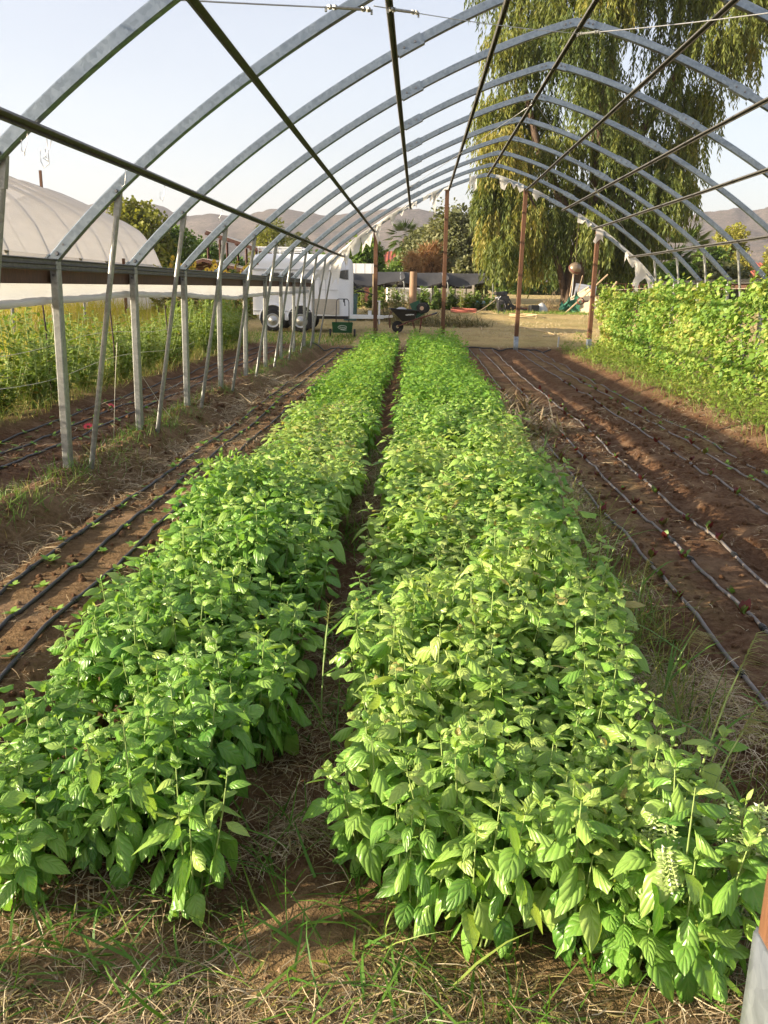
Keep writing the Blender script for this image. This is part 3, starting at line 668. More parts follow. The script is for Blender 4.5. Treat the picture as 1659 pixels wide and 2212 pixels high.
def straw(n_, x0, x1, y0, y1, lab, ln=(.03, .13), wd=(.0015, .0035), dz=.004, p=1.8, cl=1.6, m='straw'):
    x = U_(n_*3, x0, x1); y = thin(n_*3, y0, y1, p); k = fbm(x*cl, y*cl, 3, 77)
    s_ = np.argsort(-(k+rng.random(len(k))*.45))[:n_]; x, y = x[s_], y[s_]
    far = 1+np.clip((y-4)/8, 0, 1.6)
    blades('straw', x, y, U_(n_, *ln)*far, U_(n_, *wd)*far, rng.normal(.05, .16, n_), lab, m, dz, T=T_STRAW)
straw(8000, -1.5, 1.6, 1.25, 2.3, 'loose pale straw over the soil in front of the basil beds', (.03, .13), (.0011, .0026), .003, p=1.0)
straw(7000, -1.5, 1.6, 1.25, 2.3, 'matted brown and pale litter on the ground in front of the basil', (.02, .07), (.0015, .0045), .003, 1.0, 4.5, 'hay')
k = 130; x = U_(k, -1.4, 1.3); y = U_(k, 1.3, 2.3); az = rng.random(k)*6.28; d = np.stack([np.cos(az), np.sin(az), rng.normal(.1, .25, k)], 1); L = U_(k, .010, .028)
V, F, U = scatter(T_BASILC, frames(d, rng.normal(0, .5, (k, 3))), np.stack([x, y, zg(x, y)+.006], 1), np.stack([L*1.4, L, L], 1)); tag(link('dead_leaves', npmesh('dead_leaves', V, F, [MT['brownleaf']], np.repeat(rng.random(k), len(T_BASILC[0])), None, True)), 'curled dead brown leaves scattered in front of the basil', None, None, 'stuff')
straw(9000, -.58, -.06, 1.5, 9, 'pale straw lying in the dark gap between the basil rows', (.03, .11), (.0011, .0026), .003, p=1.3)
straw(9500, .80, 1.28, 1.9, 10, 'matted pale straw along the right edge of the basil', (.04, .15), (.0013, .003), .008, 1.3)
straw(6500, -2.65, -1.45, 1.9, 15, 'fine straw litter over the bare left bed and furrow', (.02, .10), (.0013, .003), .002, 1.5)
straw(1500, -4.1, -2.65, 3.5, 14, 'fine straw litter on the strip outside the posts', (.03, .11))
straw(4200, 1.15, 3.9, 2.2, 12, 'short straw bits scattered over the right soil beds', (.015, .08), (.0014, .0034), .008)
# longer straw matted in furrow bottom left
straw(3800, -2.45, -2.18, 2.2, 15, 'pale matted straw in the furrow beside the left bed', (.05, .18), (.0015, .0035), .01, 1.5, 2.5)
def tuft(n_, xs, ys, lab, ln=(.05, .16), wd=(.002, .005), pm=.95, ps=.35, m='grass', tm=.45, name='grass'):
    x = xs+rng.normal(0, .05, len(xs)); y = ys+rng.normal(0, .06, len(ys)); k = len(x)
    blades(name, x, y, U_(k, *ln), U_(k, *wd), np.clip(rng.normal(pm, ps, k), -.1, 1.5), lab, m, 0, np.clip(rng.normal(tm, .2, k), 0, 1))
def clumps(nc, per, x0, x1, y0, y1, p=1.4, sx=.06):
    cx = U_(nc, x0, x1); cy_ = thin(nc, y0, y1, p); i = np.repeat(np.arange(nc), per); return cx[i]+rng.normal(0, sx, nc*per), cy_[i]+rng.normal(0, sx, nc*per)
tuft(0, *clumps(70, 12, -1.4, 1.2, 1.35, 2.0, 1, .06), 'green grass blades growing in front of the basil beds', (.07, .24), (.003, .009), .40, .35, 'grass', .3)
tuft(0, *clumps(60, 10, -.54, -.12, 1.9, 9, 1.2, .03), 'green grass in the gap between the basil rows', (.06, .26), (.003, .008), .7, .35, 'grass', .35)
tuft(0, *clumps(260, 17, .80, 1.16, 1.8, 13, 1.4, .07), 'mixed green and dry grass along the right basil edge', (.10, .36), (.0016, .005), .75, .4, 'grass', .68)
tuft(0, *clumps(120, 30, -2.86, -2.58, 3.6, 23, 1.1, .10), 'green grass tufts along the foot of the left posts', (.05, .19), (.002, .005), .85, .4, 'grass', .45)
tuft(0, *clumps(40, 14, -2.8, -2.4, 3.0, 10, 1.1, .06), 'thin yellow green grass on the left berm', (.04, .15), (.002, .004), .8, .4, 'grass', .6)
tuft(0, *clumps(60, 8, 3.3, 4.2, 6, 20, 1.1, .1), 'sparse grass on the right berm', (.05, .15), (.002, .004), .8, .4, 'grass', .6)
# tall seeding grasses at the right of the basil
def tall_grass(x, y, h, az, lab, seed):
    r_ = random.Random(seed); g = MB(); g2 = MB(); e = empty('seeding_grass', (x, y, zg1(x, y)), 0, lab, 'grass stem', 'tall seeding grass stems')
    dx, dy = math.cos(az), math.sin(az); pts = [Vector((dx*.28*h*t*t, dy*.28*h*t*t, h*t)) for t in (0, .25, .5, .75, 1)]
    g.tube(pts, .0032, 5, 0, [1.2, 1, .9, .7, .4]); g.build('stem', MT['stem'], e)
    P, D, L = [], [], []
    for k in range(7):
        t = .1+.11*k; p = pts[0].lerp(pts[4], t); p = Vector((dx*.28*h*t*t, dy*.28*h*t*t, h*t)); a = r_.random()*6.28
        P.append(p); D.append((math.cos(a), math.sin(a), .55)); L.append((.011, .20+.14*r_.random(), .3))
    V, F, U = scatter(T_BLADE, frames(np.array(D, float)), np.array(P, float), np.array(L))
    link('leaves', npmesh('grass_leaves', V, F, [MT['grass']], np.full(len(V), .32)), e)
    P, D, L = [], [], []
    for k in range(46):
        t = .84+.16*k/46; a = r_.random()*6.28; P.append((dx*.28*h*t*t, dy*.28*h*t*t, h*t)); D.append((math.cos(a)*.16+dx*.35, math.sin(a)*.16+dy*.35, .8)); L.append((.004, .012+.010*r_.random(), 1))
    V, F, U = scatter(T_DIAM, frames(np.array(D)), np.array(P), np.array(L)); link('seed_head', npmesh('seed_head', V, F, [MT['grass']], np.full(len(V), .85)), e)
tall_grass(.77, 2.12, .66, .5, 'tall grass stem with a pale seed head leaning over the nearest drip line', 1)
tall_grass(.74, 2.0, .54, .25, 'tall jointed grass stem without seed head beyond the white basil flowers', 2)
tall_grass(.84, 1.95, .42, -.2, 'shorter grass stem leaning right beside the tall jointed one', 3)
for i, (x, y, h, az) in enumerate(((.98, 3.6, .42, 1), (1.02, 4.4, .45, .3), (.93, 5.6, .46, 2), (1.04, 7.2, .5, .5), (.95, 3.0, .35, .1), (-.32, 2.9, .42, 1.4))):
    tall_grass(x, y, h, az, 'seeding grass stem rising out of the straw at the right basil edge' if i < 5 else 'single seeding grass stem rising from the gap between the basil rows', 20+i)
# soil clods
ico = bmesh.new(); bmesh.ops.create_icosphere(ico, subdivisions=1, radius=1); TV = np.array([v.co[:] for v in ico.verts]); TF = np.array([[v.index for v in f.verts] for f in ico.faces]); ico.free()
TV = TV*(1+.25*np.sin(TV[:, :1]*7+TV[:, 1:2]*5))
k = 12000; x = np.concatenate([U_(k//2, 1.15, 3.9), U_(k//2, -4.1, -1.45)]); y = thin(k, 1.7, 13, 1.7)
sc = (rng.random(k)**4*.022+.003)*(1+np.clip((y-4)/8, 0, 1)); Mr = frames(rng.normal(0, 1, (k, 3)))
V, F, U = scatter((TV, TF, np.zeros((len(TV), 2))), Mr, np.stack([x, y, zg(x, y)+sc*.2], 1), np.stack([sc, sc*(.7+.5*rng.random(k)), sc*.7], 1))
tag(link('soil_clods', npmesh('soil_clods', V, F, [bpy.data.materials['soil_and_dry_grass']], np.zeros(len(V)), None, True)), 'small crumbs and clods of brown soil on the bare beds', None, None, 'stuff')

# seedlings along the drip lines
def seedling_mesh(seed, m, k, ln, up):
    r_ = np.random.default_rng(seed); n_ = k; a = np.arange(n_)*2.4+r_.random()*6; pit = R(up)+r_.normal(0, .25, n_)
    d = np.stack([np.cos(a)*np.cos(pit), np.sin(a)*np.cos(pit), np.sin(pit)], 1); L = ln*(.7+.6*r_.random(n_))
    P = np.stack([np.cos(a)*.004, np.sin(a)*.004, .008+.012*r_.random(n_)], 1)
    V, F, U = scatter(T_OVAL, frames(d), P, np.stack([L, L, L], 1)); g = MB(); 
    t = np.repeat(r_.random(n_)*(.74 if m == 'beet' else 1), len(T_OVAL[0]))
    # stalks: thin quads from the soil to the leaf base
    return npmesh('seedling', V, F, [MT[m]], t, U, True)
SG = [seedling_mesh(i, 'sprout', 6, .045, 30) for i in range(4)]; SB = [seedling_mesh(10+i, 'beet', 6, .052, 66) for i in range(4)]
def sow(line, y0, y1, gap, meshes, lab, grp, prob=1, cat='seedling'):
    o, xs, ys, zs = DR[line]; y = y0
    while y < y1:
        if random.random() < prob:
            x = float(np.interp(y, ys, xs))+random.choice((-1, 1))*.03+random.uniform(-.02, .02)
            s_ = link('seedling', random.choice(meshes), None, (x, y, zg1(x, y)-.002), random.random()*6.28); s_.scale = (random.uniform(.7, 1.2),)*3
            tag(s_, lab, cat, grp)
        y += gap*random.uniform(.7, 1.4)*(1+max(0, y-5)*.05)
sow(3, 3.3, 14, .30, SG, 'small pale green seedling beside the bare left bed drip line nearest the posts', 'green seedlings in the left bed')
sow(4, 3.0, 14, .34, SG, 'small pale green seedling beside the middle drip line of the left bed', 'green seedlings in the left bed')
sow(5, 2.9, 9, .38, SG, 'small pale green seedling beside the left bed drip line next to the basil', 'green seedlings in the left bed')
for l in (0, 1, 2): sow(l, 6.0, 12, .5, SG, 'small green seedling in the outer strip beyond the metal posts', 'green seedlings outside the posts')
sow(6, 2.6, 14, .36, SB, 'tiny red stemmed seedling beside the drip line closest to the basil', 'red seedlings in the right beds', .8)
sow(7, 3.2, 14, .30, SB, 'tiny red stemmed seedling beside the second drip line from the basil', 'red seedlings in the right beds', .85)
sow(8, 4.0, 14, .34, SB, 'tiny red stemmed seedling beside the third drip line from the basil', 'red seedlings in the right beds', .8)
sow(9, 5.5, 16, .5, SB, 'tiny red stemmed seedling beside the fourth drip line from the basil', 'red seedlings in the right beds', .7)
sow(10, 6.5, 16, .38, SB+SG, 'little red or green seedling along the middle drip line of the outer right bed', 'red seedlings in the right beds', .8)
sow(11, 7, 16, .4, SG, 'little upright green seedling along the drip line nearest the bean vines', 'green seedlings by the bean vines', .85)

# bean vines on their trellis
k = 27000; y = U_(k, 9.5, 22.4); topz = 1.54+.30*(fbm(y*1.3, y*0, 3, 5)-.5)*2+.22*(rng.random(k) < .10)*rng.random(k); hz = (rng.random(k)**.8)
z = hz*topz; thick = .18+.30*(1-np.abs(hz-.45)); bul = fbm(y*1.6, z*1.9, 3, 9)
keep = (bul > .41) | (rng.random(k) < .22)
x = 4.72-.05*(1-hz)-(rng.random(k)**.6)*thick*(2.6*np.clip(bul-.28, .05, 1)); x = np.where(rng.random(k) < .12, x+.4*rng.random(k), x)
x, y, z = x[keep], y[keep], z[keep]; k = len(x)
az = rng.normal(math.pi, .9, k); pit = rng.normal(-.45, .45, k); d = np.stack([np.cos(az)*np.cos(pit), np.sin(az)*np.cos(pit), np.sin(pit)], 1)
L = .035+.065*rng.random(k)**1.4
V, F, U = scatter(T_OVAL, frames(d, rng.normal(0, .45, (k, 3)) + np.array([-.5, 0, 0]), rng.normal(0, .3, k)), np.stack([x, y, zg(x, y, False)+z+.04], 1), np.stack([L*1.15, L, L], 1))
ti = np.clip(.30+.55*(fbm(y*.9, z*1.4, 3, 33)-.35)+rng.normal(0, .17, k)+.25*np.clip((y-18)/5, 0, 1), 0, 1)
tag(link('bean_vines', npmesh('bean_vines', V, F, [MT['bean']], np.repeat(ti, len(T_OVAL[0])), None, True)), 'thick wall of yellow green bean vines along the right side', None, None, 'stuff')
for i, y_ in enumerate((10.6, 12.9, 15.2, 17.5, 19.9, 22.3)):
    g = MB(); g.tube([(0, 0, -.2), (.01, 0, 1.0), (0, 0, 1.62)], .014, 6)
    tag(g.build('trellis_stake', MT['stake'], None, True, loc=(4.74, y_, zg1(4.74, y_))), 'dark thin stake inside the wall of bean vines' if i < 5 else 'dark thin stake at the bare far end of the bean vines', 'stake', 'trellis stakes in the bean vines')
g = MB()
for h in (.4, .8, 1.2, 1.55): g.tube([(4.74, y_, .06+h+.015*math.sin(y_*2)) for y_ in np.linspace(9.5, 22.4, 30)], .0025, 4)
tag(g.build('trellis_twine', MT['twine']), 'pale twine strung between the stakes inside the bean vines', 'twine')
# a tangle of low weeds at their foot
k = 9000; y = U_(k, 8.5, 22.8); x = 3.75+.85*rng.random(k)+.25*(fbm(y*.7, y*0, 2, 8)-.5); hz = rng.random(k); bul = fbm(x*1.8, y*1.5, 3, 55); keep = bul > .40; x, y, hz, bul = x[keep], y[keep], hz[keep], bul[keep]; k = len(x)
z = hz*(.06+.80*np.clip(bul-.25, 0, 1)*np.clip((x-3.55)/.5, .2, 1)); az = rng.random(k)*6.28; pit = rng.normal(.3, .5, k); L = U_(k, .03, .085)
V, F, U = scatter(T_LANCE, frames(np.stack([np.cos(az)*np.cos(pit), np.sin(az)*np.cos(pit), np.sin(pit)], 1), rng.normal(0, .4, (k, 3))), np.stack([x, y, zg(x, y)+z], 1), np.stack([L*1.5, L, L], 1))
ti = np.clip(.55+.5*(fbm(x*1.2, y*.9, 3, 66)-.5)+rng.normal(0, .15, k), 0, 1)
tag(link('weeds', npmesh('weeds', V, F, [MT['weed']], np.repeat(ti, len(T_LANCE[0])), None, True)), 'tangle of low olive green weeds in front of the bean vines', None, None, 'stuff')
k = 3000; x = 3.55+1.0*rng.random(k); y = U_(k, 7.5, 23); blades('grass', x, y, U_(k, .06, .24), U_(k, .003, .006), rng.normal(1.0, .35, k), 'yellow green grass among the weeds below the bean vines', 'grass', 0, np.clip(rng.normal(.6, .2, k), 0, 1))
# tall yellow grass field on the left and thin field grass beyond the beds
k = 26000; x = -6.6-26*rng.random(k)**1.1; y = 6+34*rng.random(k); blades('tall_grass', x, y, U_(k, .40, .85), U_(k, .010, .022), rng.normal(1.25, .18, k), 'field of tall yellow green grass beyond the flower row', 'field', -.02, np.clip(rng.normal(.5, .22, k), 0, 1))
k = 22000; x = U_(k, -14, 20); y = 23.6+24*rng.random(k)**1.2; q = fbm(x*.5, y*.35, 3, 91); kp = q > .42; x, y, q = x[kp], y[kp], q[kp]; k = len(x)
blades('dry_grass', x, y, U_(k, .04, .13), U_(k, .008, .016), rng.normal(.7, .4, k), 'short dry grass on the pale field past the hoop house', 'straw', 0, np.clip(rng.normal(.68, .2, k), 0, 1))
k = 5200; x = np.concatenate([U_(k//2, 3.5, 9.5), U_(k//2, -7, -1.8)]); y = np.concatenate([39+3.5*rng.random(k//2), 23.6+3.2*rng.random(k//2)]); blades('grass', x, y, U_(k, .05, .20), U_(k, .012, .022), rng.normal(.9, .35, k), 'green grass patches by the trailer and the junk pile', 'grass', 0, np.clip(rng.normal(.5, .2, k), 0, 1))

# bushy flower row outside the left posts
def bushy(seed, h, spread, m, nb, per, lw, flowers=None, T=T_LANCE, ln=(.06, .12), up=.15, stemm='stem', low=.1):
    r_ = np.random.default_rng(seed); g = MB(); P, D, L, TI = [], [], [], []
    tops = []
    for b_ in range(nb):
        a = r_.random()*6.28; rr = spread*r_.random()**.6; top = np.array([math.cos(a)*rr, math.sin(a)*rr, h*(.65+.4*r_.random())]); base = np.array([math.cos(a)*.03, math.sin(a)*.03, -.05])
        mid = np.array([top[0]*.75, top[1]*.75, top[2]*.5]); bz = lambda t: (1-t)**2*base+2*t*(1-t)*mid+t*t*top
        g.tube([bz(t) for t in (0, .35, .7, 1)], .006, 5, 0, [1.3, 1, .7, .4]); tops.append(top)
        for k in range(per):
            t = low+(1-low)*(k+r_.random()*.6)/per; a2 = r_.random()*6.28; pi_ = up+r_.normal(0, .4)+(.35 if t > .85 else 0)
            P.append(bz(min(t, 1))); D.append((math.cos(a2)*math.cos(pi_), math.sin(a2)*math.cos(pi_), math.sin(pi_))); l = ln[0]+(ln[1]-ln[0])*r_.random(); l *= 1.1-.45*t; L.append((l*lw, l, l)); TI.append(np.clip(.38+.2*t+r_.normal(0, .16)+(.35 if t < .3 and r_.random() < .3 else 0), 0, 1))
    V, F, U = scatter(T, frames(np.array(D), r_.normal(0, .3, (len(D), 3))), np.array(P), np.array(L))
    SV = np.array(g.v); SF = np.array([f for f in g.f if len(f) == 4])
    fm = npmesh('foliage', V, F, [MT[m]], np.repeat(TI, len(T[0])), U, True); sm = npmesh('stems', SV, SF, [MT[stemm]], None, None, True)
    return fm, sm, tops
BU = [bushy(300+i, 1.10, .34, 'weed', 15, 30, 2.0, ln=(.06, .14), up=.3) for i in range(6)]
def flower_mesh(m, r=.035):
    g = MB()
    for i in range(12):
        a = i*.5236; d = Vector((math.cos(a), math.sin(a), .25)); t = Vector((-math.sin(a), math.cos(a), 0)); g.add([(0, 0, 0), d*r*.6+t*r*.25, d*r, d*r*.6-t*r*.25], [(0, 1, 2, 3)], 0)
    g.lathe((0, 0, 0), (0, 0, 1), [(r*.3, 0), (r*.25, r*.2), (.001, r*.28)], 8, 1); return g.mesh('flower', [MT[m], MT['seed']])
FR = flower_mesh('petal_r'); FY = flower_mesh('petal_y', .11); FO = flower_mesh('orange', .03)
def bush(V3, loc, sc, name, lab, cat, grp, rz=None, fl=None):
    e = empty(name, (loc[0], loc[1], zg1(*loc)), random.random()*6.28 if rz is None else rz, lab, cat, grp); link('foliage', V3[0], e); link('stems', V3[1], e); e.scale = sc
    if fl:
        for t in random.sample(V3[2], min(len(V3[2]), fl[1])):
            f_ = link('flower', fl[0], e, t); f_.rotation_euler = fl[2] if len(fl) > 2 else (random.uniform(-.6, .6), random.uniform(-.2, .8), 0)
    return e
for i in range(58):
    y = 6.0+i*.295+random.uniform(-.1, .1); x = -4.55-(.48*(i % 2))+random.uniform(-.12, .12); h = random.choice((.55, .7, .85, .95, 1.05, 1.2))*(1.0 if y < 11.5 else (.80 if y < 16 else 1.1))
    fl = (FR, 1) if i in (3, 9, 16, 24) else ((FO, 2) if i in (6, 13, 20) else None)
    bush(BU[i % 6], (x, y), (1.0, 1.0, h), 'flowering_plant', 'bushy green flowering plant with a red bloom in the row outside the left posts' if fl and fl[0] is FR else ('bushy plant with orange blooms in the row outside the left posts' if fl else 'bushy green plant without blooms in the row outside the left posts'), 'plant', 'flower row outside the posts', fl=fl)
k = 4200; y = 6+17*rng.random(k)**1.2; x = -4.24-.8*rng.random(k); blades('grass', x, y, U_(k, .12, .40), U_(k, .004, .009), rng.normal(.95, .35, k), 'olive and brown grass at the foot of the left flower row', 'grass', -.01, np.clip(rng.normal(.82, .2, k), 0, 1))
for i, (x, y, h) in enumerate(((-4.45, 8.3, 1.15), (-4.45, 10.4, 1.2), (-4.42, 12.6, 1.15), (-4.45, 15.5, 1.1))):
    g = MB(); g.tube([(0, 0, -.2), (.02, 0, h*.5), (-.01, 0, h)], .011, 6); tag(g.build('garden_stake', MT['stake'], None, True, loc=(x, y, zg1(x, y))), ('dark stake in the left flower row, nearest the camera', 'dark stake in the left flower row, second along', 'dark stake in the left flower row, third along', 'dark stake in the left flower row, farthest along')[i], 'stake', 'stakes in the left flower row')
for i, h in enumerate((.42, .78)):
    g = MB(); g.tube([(-4.36+.02*math.sin(y*2), y, h+.05*math.sin(y*1.1+i)+.05) for y in np.linspace(5.2, 17, 40)], .0035, 4); tag(g.build('support_twine', MT['twine']), ('lower pale twine holding back the left flower row', 'upper pale twine holding back the left flower row')[i], 'twine', 'twine along the flower row')
g = MB(); g.tube([(-2.86, YN(5)-.2, 1.0), (-2.9, YN(5)-.21, .6), (-2.95, YN(5)-.2, .06)], .003, 4); tag(g.build('hanging_twine', MT['twine']), 'pale twine hanging down beside the second metal post', 'twine')
g = MB(); g.tube([(-2.82, YN(5)+.1, .8), (-2.66, YN(5)+.5, .3), (-2.6, YN(5)+.62, .16)], .003, 4); tag(g.build('slack_twine', MT['twine']), 'slack twine running from the second metal post to the ground', 'twine')
# a fallen red bloom and dropped leaves outside the posts
for i, (x, y) in enumerate(((-3.55, 9.2), (-3.85, 10.8))):
    f_ = link('fallen_bloom', FR, None, (x, y, zg1(x, y)+.03)); f_.rotation_euler = (.6, .2, i); f_.scale = (1.6, 1.6, 1.6); tag(f_, ('red fallen bloom on the drip lines outside the posts', 'smaller looking red fallen bloom farther along the outer drip lines')[i], 'flower')
k = 40; x = U_(k, -4.2, -3.4); y = U_(k, 6.5, 10); az = rng.random(k)*6.28; d = np.stack([np.cos(az), np.sin(az), .05*np.ones(k)], 1); L = U_(k, .07, .13)
V, F, U = scatter(T_LANCE, frames(d), np.stack([x, y, zg(x, y)+.025], 1), np.stack([L*1.6, L, L*.5], 1)); tag(link('cut_leaves', npmesh('cut_leaves', V, F, [MT['weed']], np.repeat(rng.random(k), len(T_LANCE[0])))), 'cut leaves dropped over the outer drip lines', None, None, 'stuff')
#@@BACK
# ------------------------------------------------------------------ hills
RU = [(-900, 500), (-300, 480), (0, 470), (200, 462), (255, 456), (330, 453), (380, 462), (420, 482), (480, 478), (540, 482), (600, 470), (640, 470), (720, 482), (800, 474), (860, 466), (905, 470), (970, 486), (1050, 500), (1200, 500), (1400, 492), (1440, 482), (1530, 470), (1560, 476), (1600, 466), (1659, 474), (1900, 470), (2500, 500)]
uu = np.array([math.tan(math.atan((x-829.5)/1868.5)*1.0)*1.0 for x, _ in RU]); ux = np.array([(x-905)/1868.5*1.02 for x, _ in RU]); hz_ = np.array([(622+.0165*(x-905)-y)/1868.5*1.03 for x, y in RU])
U1 = np.linspace(-1.0, 1.0, 420); V1 = np.concatenate([np.linspace(700, 1500, 60), np.linspace(1530, 2600, 20)])
UU, VV = np.meshgrid(U1, V1); HH = np.interp(UU, ux, hz_)*1500+1.5
prof = np.clip((VV-720)/780, 0, 1); prof = np.where(VV > 1500, 1-(VV-1500)/2600, prof)
nz = fbm(UU*14+3, VV*.004, 5, 71); ridg = 1-np.abs(2*fbm(UU*22, VV*.0035+UU*3, 4, 81)-1)
zz = HH*(prof**1.25)*(1-.42*(1-prof)*(1-nz)-.30*(1-prof)*ridg) + (nz-.5)*34*np.sin(np.pi*np.clip(prof, 0, 1))**1.2 + (fbm(UU*160, VV*.06, 3, 99)-.5)*5*prof
V = np.stack([UU*VV, VV, np.maximum(zz, -2)+0.0], 2).reshape(-1, 3); a, b_ = UU.shape
ii, jj = np.meshgrid(np.arange(a-1), np.arange(b_-1), indexing='ij'); F = np.stack([ii*b_+jj, ii*b_+jj+1, (ii+1)*b_+jj+1, (ii+1)*b_+jj], 2).reshape(-1, 4)
m, n, b = mat('dry_hillside')
f = noise(n, .013, 6, .6); g_ = noise(n, .11, 5, .75); h_ = noise(n, .35, 3, .7)
c = ramp(n, f, [(.3, (.070, .058, .050)), (.6, (.125, .10, .085)), (.8, (.19, .155, .125))])
c = mixc(n, ramp(n, g_, [(.48, (0, 0, 0)), (.58, (.85, .85, .85))]), c, (.045, .045, .030)); c = mixc(n, ramp(n, h_, [(.58, (0, 0, 0)), (.68, (.6, .6, .6))]), c, (.38, .30, .25))
n.links.new(c, b.inputs['Base Color']); b.inputs['Roughness'].default_value = 1; b.inputs['Specular IOR Level'].default_value = 0
tag(link('hills', npmesh('hills', V, F, [m], None, None, True)), 'long dry brown hills across the horizon', None, None, 'structure')

# ------------------------------------------------------------------ covered tunnel next door
NX, NW, NY0, NY1 = -15.9, 4.7, 17.4, 38.4
def narch(d): return float(np.interp(NW-abs(d), [0, .3, .82, 1.4, 2.1, 3.1, 4.0, 4.7], [1.75, 2.5, 3.2, 3.56, 3.87, 4.3, 4.68, 4.9]))
tun = empty('covered_tunnel', (NX, NY1, zg1(NX, NY1)), R(5), 'long arched greenhouse tunnel covered in milky white plastic', 'greenhouse')
g = MB(); ys = np.arange(NY0, NY1+.01, .3); xs = np.sin(np.linspace(-math.pi/2, math.pi/2, 51))
g.grid([[(NW*q, y-NY1, narch(NW*q)-.09*abs(math.sin((y-NY1)*math.pi/3))**.7*(1-abs(q)**3)+.0) for q in xs] for y in ys]); g.build('plastic_cover', MT['tunnelpoly'], tun, True)
for k in range(0, 8):
    g = MB(); g.tube([(NW*q*.992, -3*k-.02, narch(NW*q)-.045) for q in np.linspace(-1, 1, 31)], .05, 6); g.build('hoop', MT['galv2'], tun, True)
    for s_ in (-1, 1): g = MB(); g.tube([(s_*NW*.99, -3*k, -.3), (s_*NW*.99, -3*k, 1.75)], .04, 6); g.build('side_post', MT['galv2'], tun)
g = MB(); g.grid([[(NW*q, -.0, z0*narch(NW*q)) for z0 in (0, .3, .6, 1)] for q in xs]); g.build('end_wall', MT['tunnelpoly'], tun)
g = MB(); g.grid([[(NW+.03+.03*math.sin(y*4+z*3), y, z) for z in (0.05, .6, 1.2, 1.8)] for y in np.arange(-7.0, .01, .2)]); g.build('side_curtain', MT['poly'], tun, True)
g = MB(); g.box((NW+.05, -7.1, .95), (.09, .09, 1.9)); g.build('door_post', MT['post'], tun); g = MB(); g.box((-.2, 0, 5.1), (.10, .10, 1.0)); g.build('ridge_post', MT['post'], tun)

# ------------------------------------------------------------------ horse trailer
tz = zg1(-3.6, 27.8)
tr = empty('horse_trailer', (-3.65, 28.2, tz), R(-1.5), 'white two axle horse trailer with rounded roof parked past the end of the rafters', 'trailer')
L0, L1, WD = -1.45, 1.55, 1.75
def sect(w_, zt, zb, k=7, rr=.34):
    P = [(-w_/2, zb), (-w_/2, zt-rr)] + [(-w_/2+rr-rr*math.cos(t), zt-rr+rr*math.sin(t)) for t in np.linspace(0, math.pi/2, k)][1:]
    return P + [(-a, c) for a, c in P[::-1]]
g = MB(); ss = []
for x, wf, zt in ((L0, .96, 2.22), (L0+.05, 1, 2.30), (L0+.2, 1, 2.33), (-.3, 1, 2.34), (.8, 1, 2.33), (1.15, .97, 2.31), (1.35, .86, 2.28), (1.48, .68, 2.22), (1.55, .42, 2.12)):
    ss.append([(x, a, c) for a, c in sect(WD*wf, zt, .50)])
g.grid(ss); k0 = len(g.v)//len(ss); g.f.append(tuple(range(k0-1, -1, -1))); g.m.append(0); g.f.append(tuple(range(len(g.v)-k0, len(g.v)))); g.m.append(0)
g.f += [(i*k0, (i+1)*k0, (i+2)*k0-1, (i+1)*k0-1) for i in range(len(ss)-1)]; g.m += [0]*(len(ss)-1)
body = g.build('body', MT['white'], tr); body.data.polygons.foreach_set('use_smooth', [True]*len(body.data.polygons)); body.data.set_sharp_from_angle(angle=R(40))
FY_ = -WD/2
g = MB(); g.box((-.1, FY_-.012, 1.86), (2.66, .03, .045)); g.box((-.1, FY_-.008, .62), (2.66, .02, .03)); g.box((.62, FY_-.006, 1.2), (.012, .012, 1.2)); g.box((.95, FY_-.006, 1.28), (.5, .012, .012)); g.build('trim_strip', MT['seam'], tr)
g = MB()
for x0, x1, z0, z1 in ((.30, .31, .95, 1.58), (.82, .83, .95, 1.58), (.30, .83, 1.575, 1.585), (.30, .83, .945, .955)): g.box(((x0+x1)/2, FY_-.004, (z0+z1)/2), (x1-x0+.006, .008, z1-z0))
g.build('door_seam', MT['seam'], tr)
g = MB(); g.box((.82, FY_-.010, .78), (.86, .02, .46)); g.build('guard_panel', MT['stone'], tr)
def rrect(w_, h, r_, k=6):
    P = []
    for cx_, cz_, a0 in ((w_/2-r_, h/2-r_, 0), (-w_/2+r_, h/2-r_, 90), (-w_/2+r_, -h/2+r_, 180), (w_/2-r_, -h/2+r_, 270)): P += [(cx_+r_*math.cos(R(a0+i*90/k)), cz_+r_*math.sin(R(a0+i*90/k))) for i in range(k+1)]
    return P
for cx_ in (-.78, -.32):
    P = rrect(.42, .26, .09); g = MB(); g.sweep([(cx_, FY_-.016, 1.66), (cx_, FY_+.02, 1.66)], P, (0, 0, 1)); fo = g.build('window_frame', MT['seam'], tr)
    g = MB(); g.sweep([(cx_, FY_-.022, 1.66), (cx_, FY_-.01, 1.66)], [(a*.86, c*.80) for a, c in P], (0, 0, 1)); g.build('pane', MT['glass'], fo)
# nose window wraps round the front corner
g = MB(); zt = [1.62, 1.70, 1.80, 1.90]
def nosey(x): return -WD/2*float(np.interp(x, [.8, 1.15, 1.35, 1.48, 1.55], [1, .97, .86, .68, .42]))
for off, nm, mt, e in ((.006, 'window_frame', 'seam', 0), (.012, 'pane', 'glass', .02)):
    g = MB(); X = np.linspace(1.22+e, 1.50-e, 8); g.grid([[(x+.004, nosey(x)-off, z) for z in np.linspace(1.58+e+.05*(1-(x-1.22)/.28)**2, 1.90-e-.05*(1-(x-1.22)/.28)**2, 5)] for x in X])
    if nm == 'window_frame': wf_ = g.build(nm, MT[mt], tr, True)
    else: g.build(nm, MT[mt], wf_, True)
for x in (-1.30, .88): g = MB(); g.box((x, FY_+.02, 2.02), (.10, .06, .055)); g.build('marker_light', MT['redlens'], tr, bevel=.012)
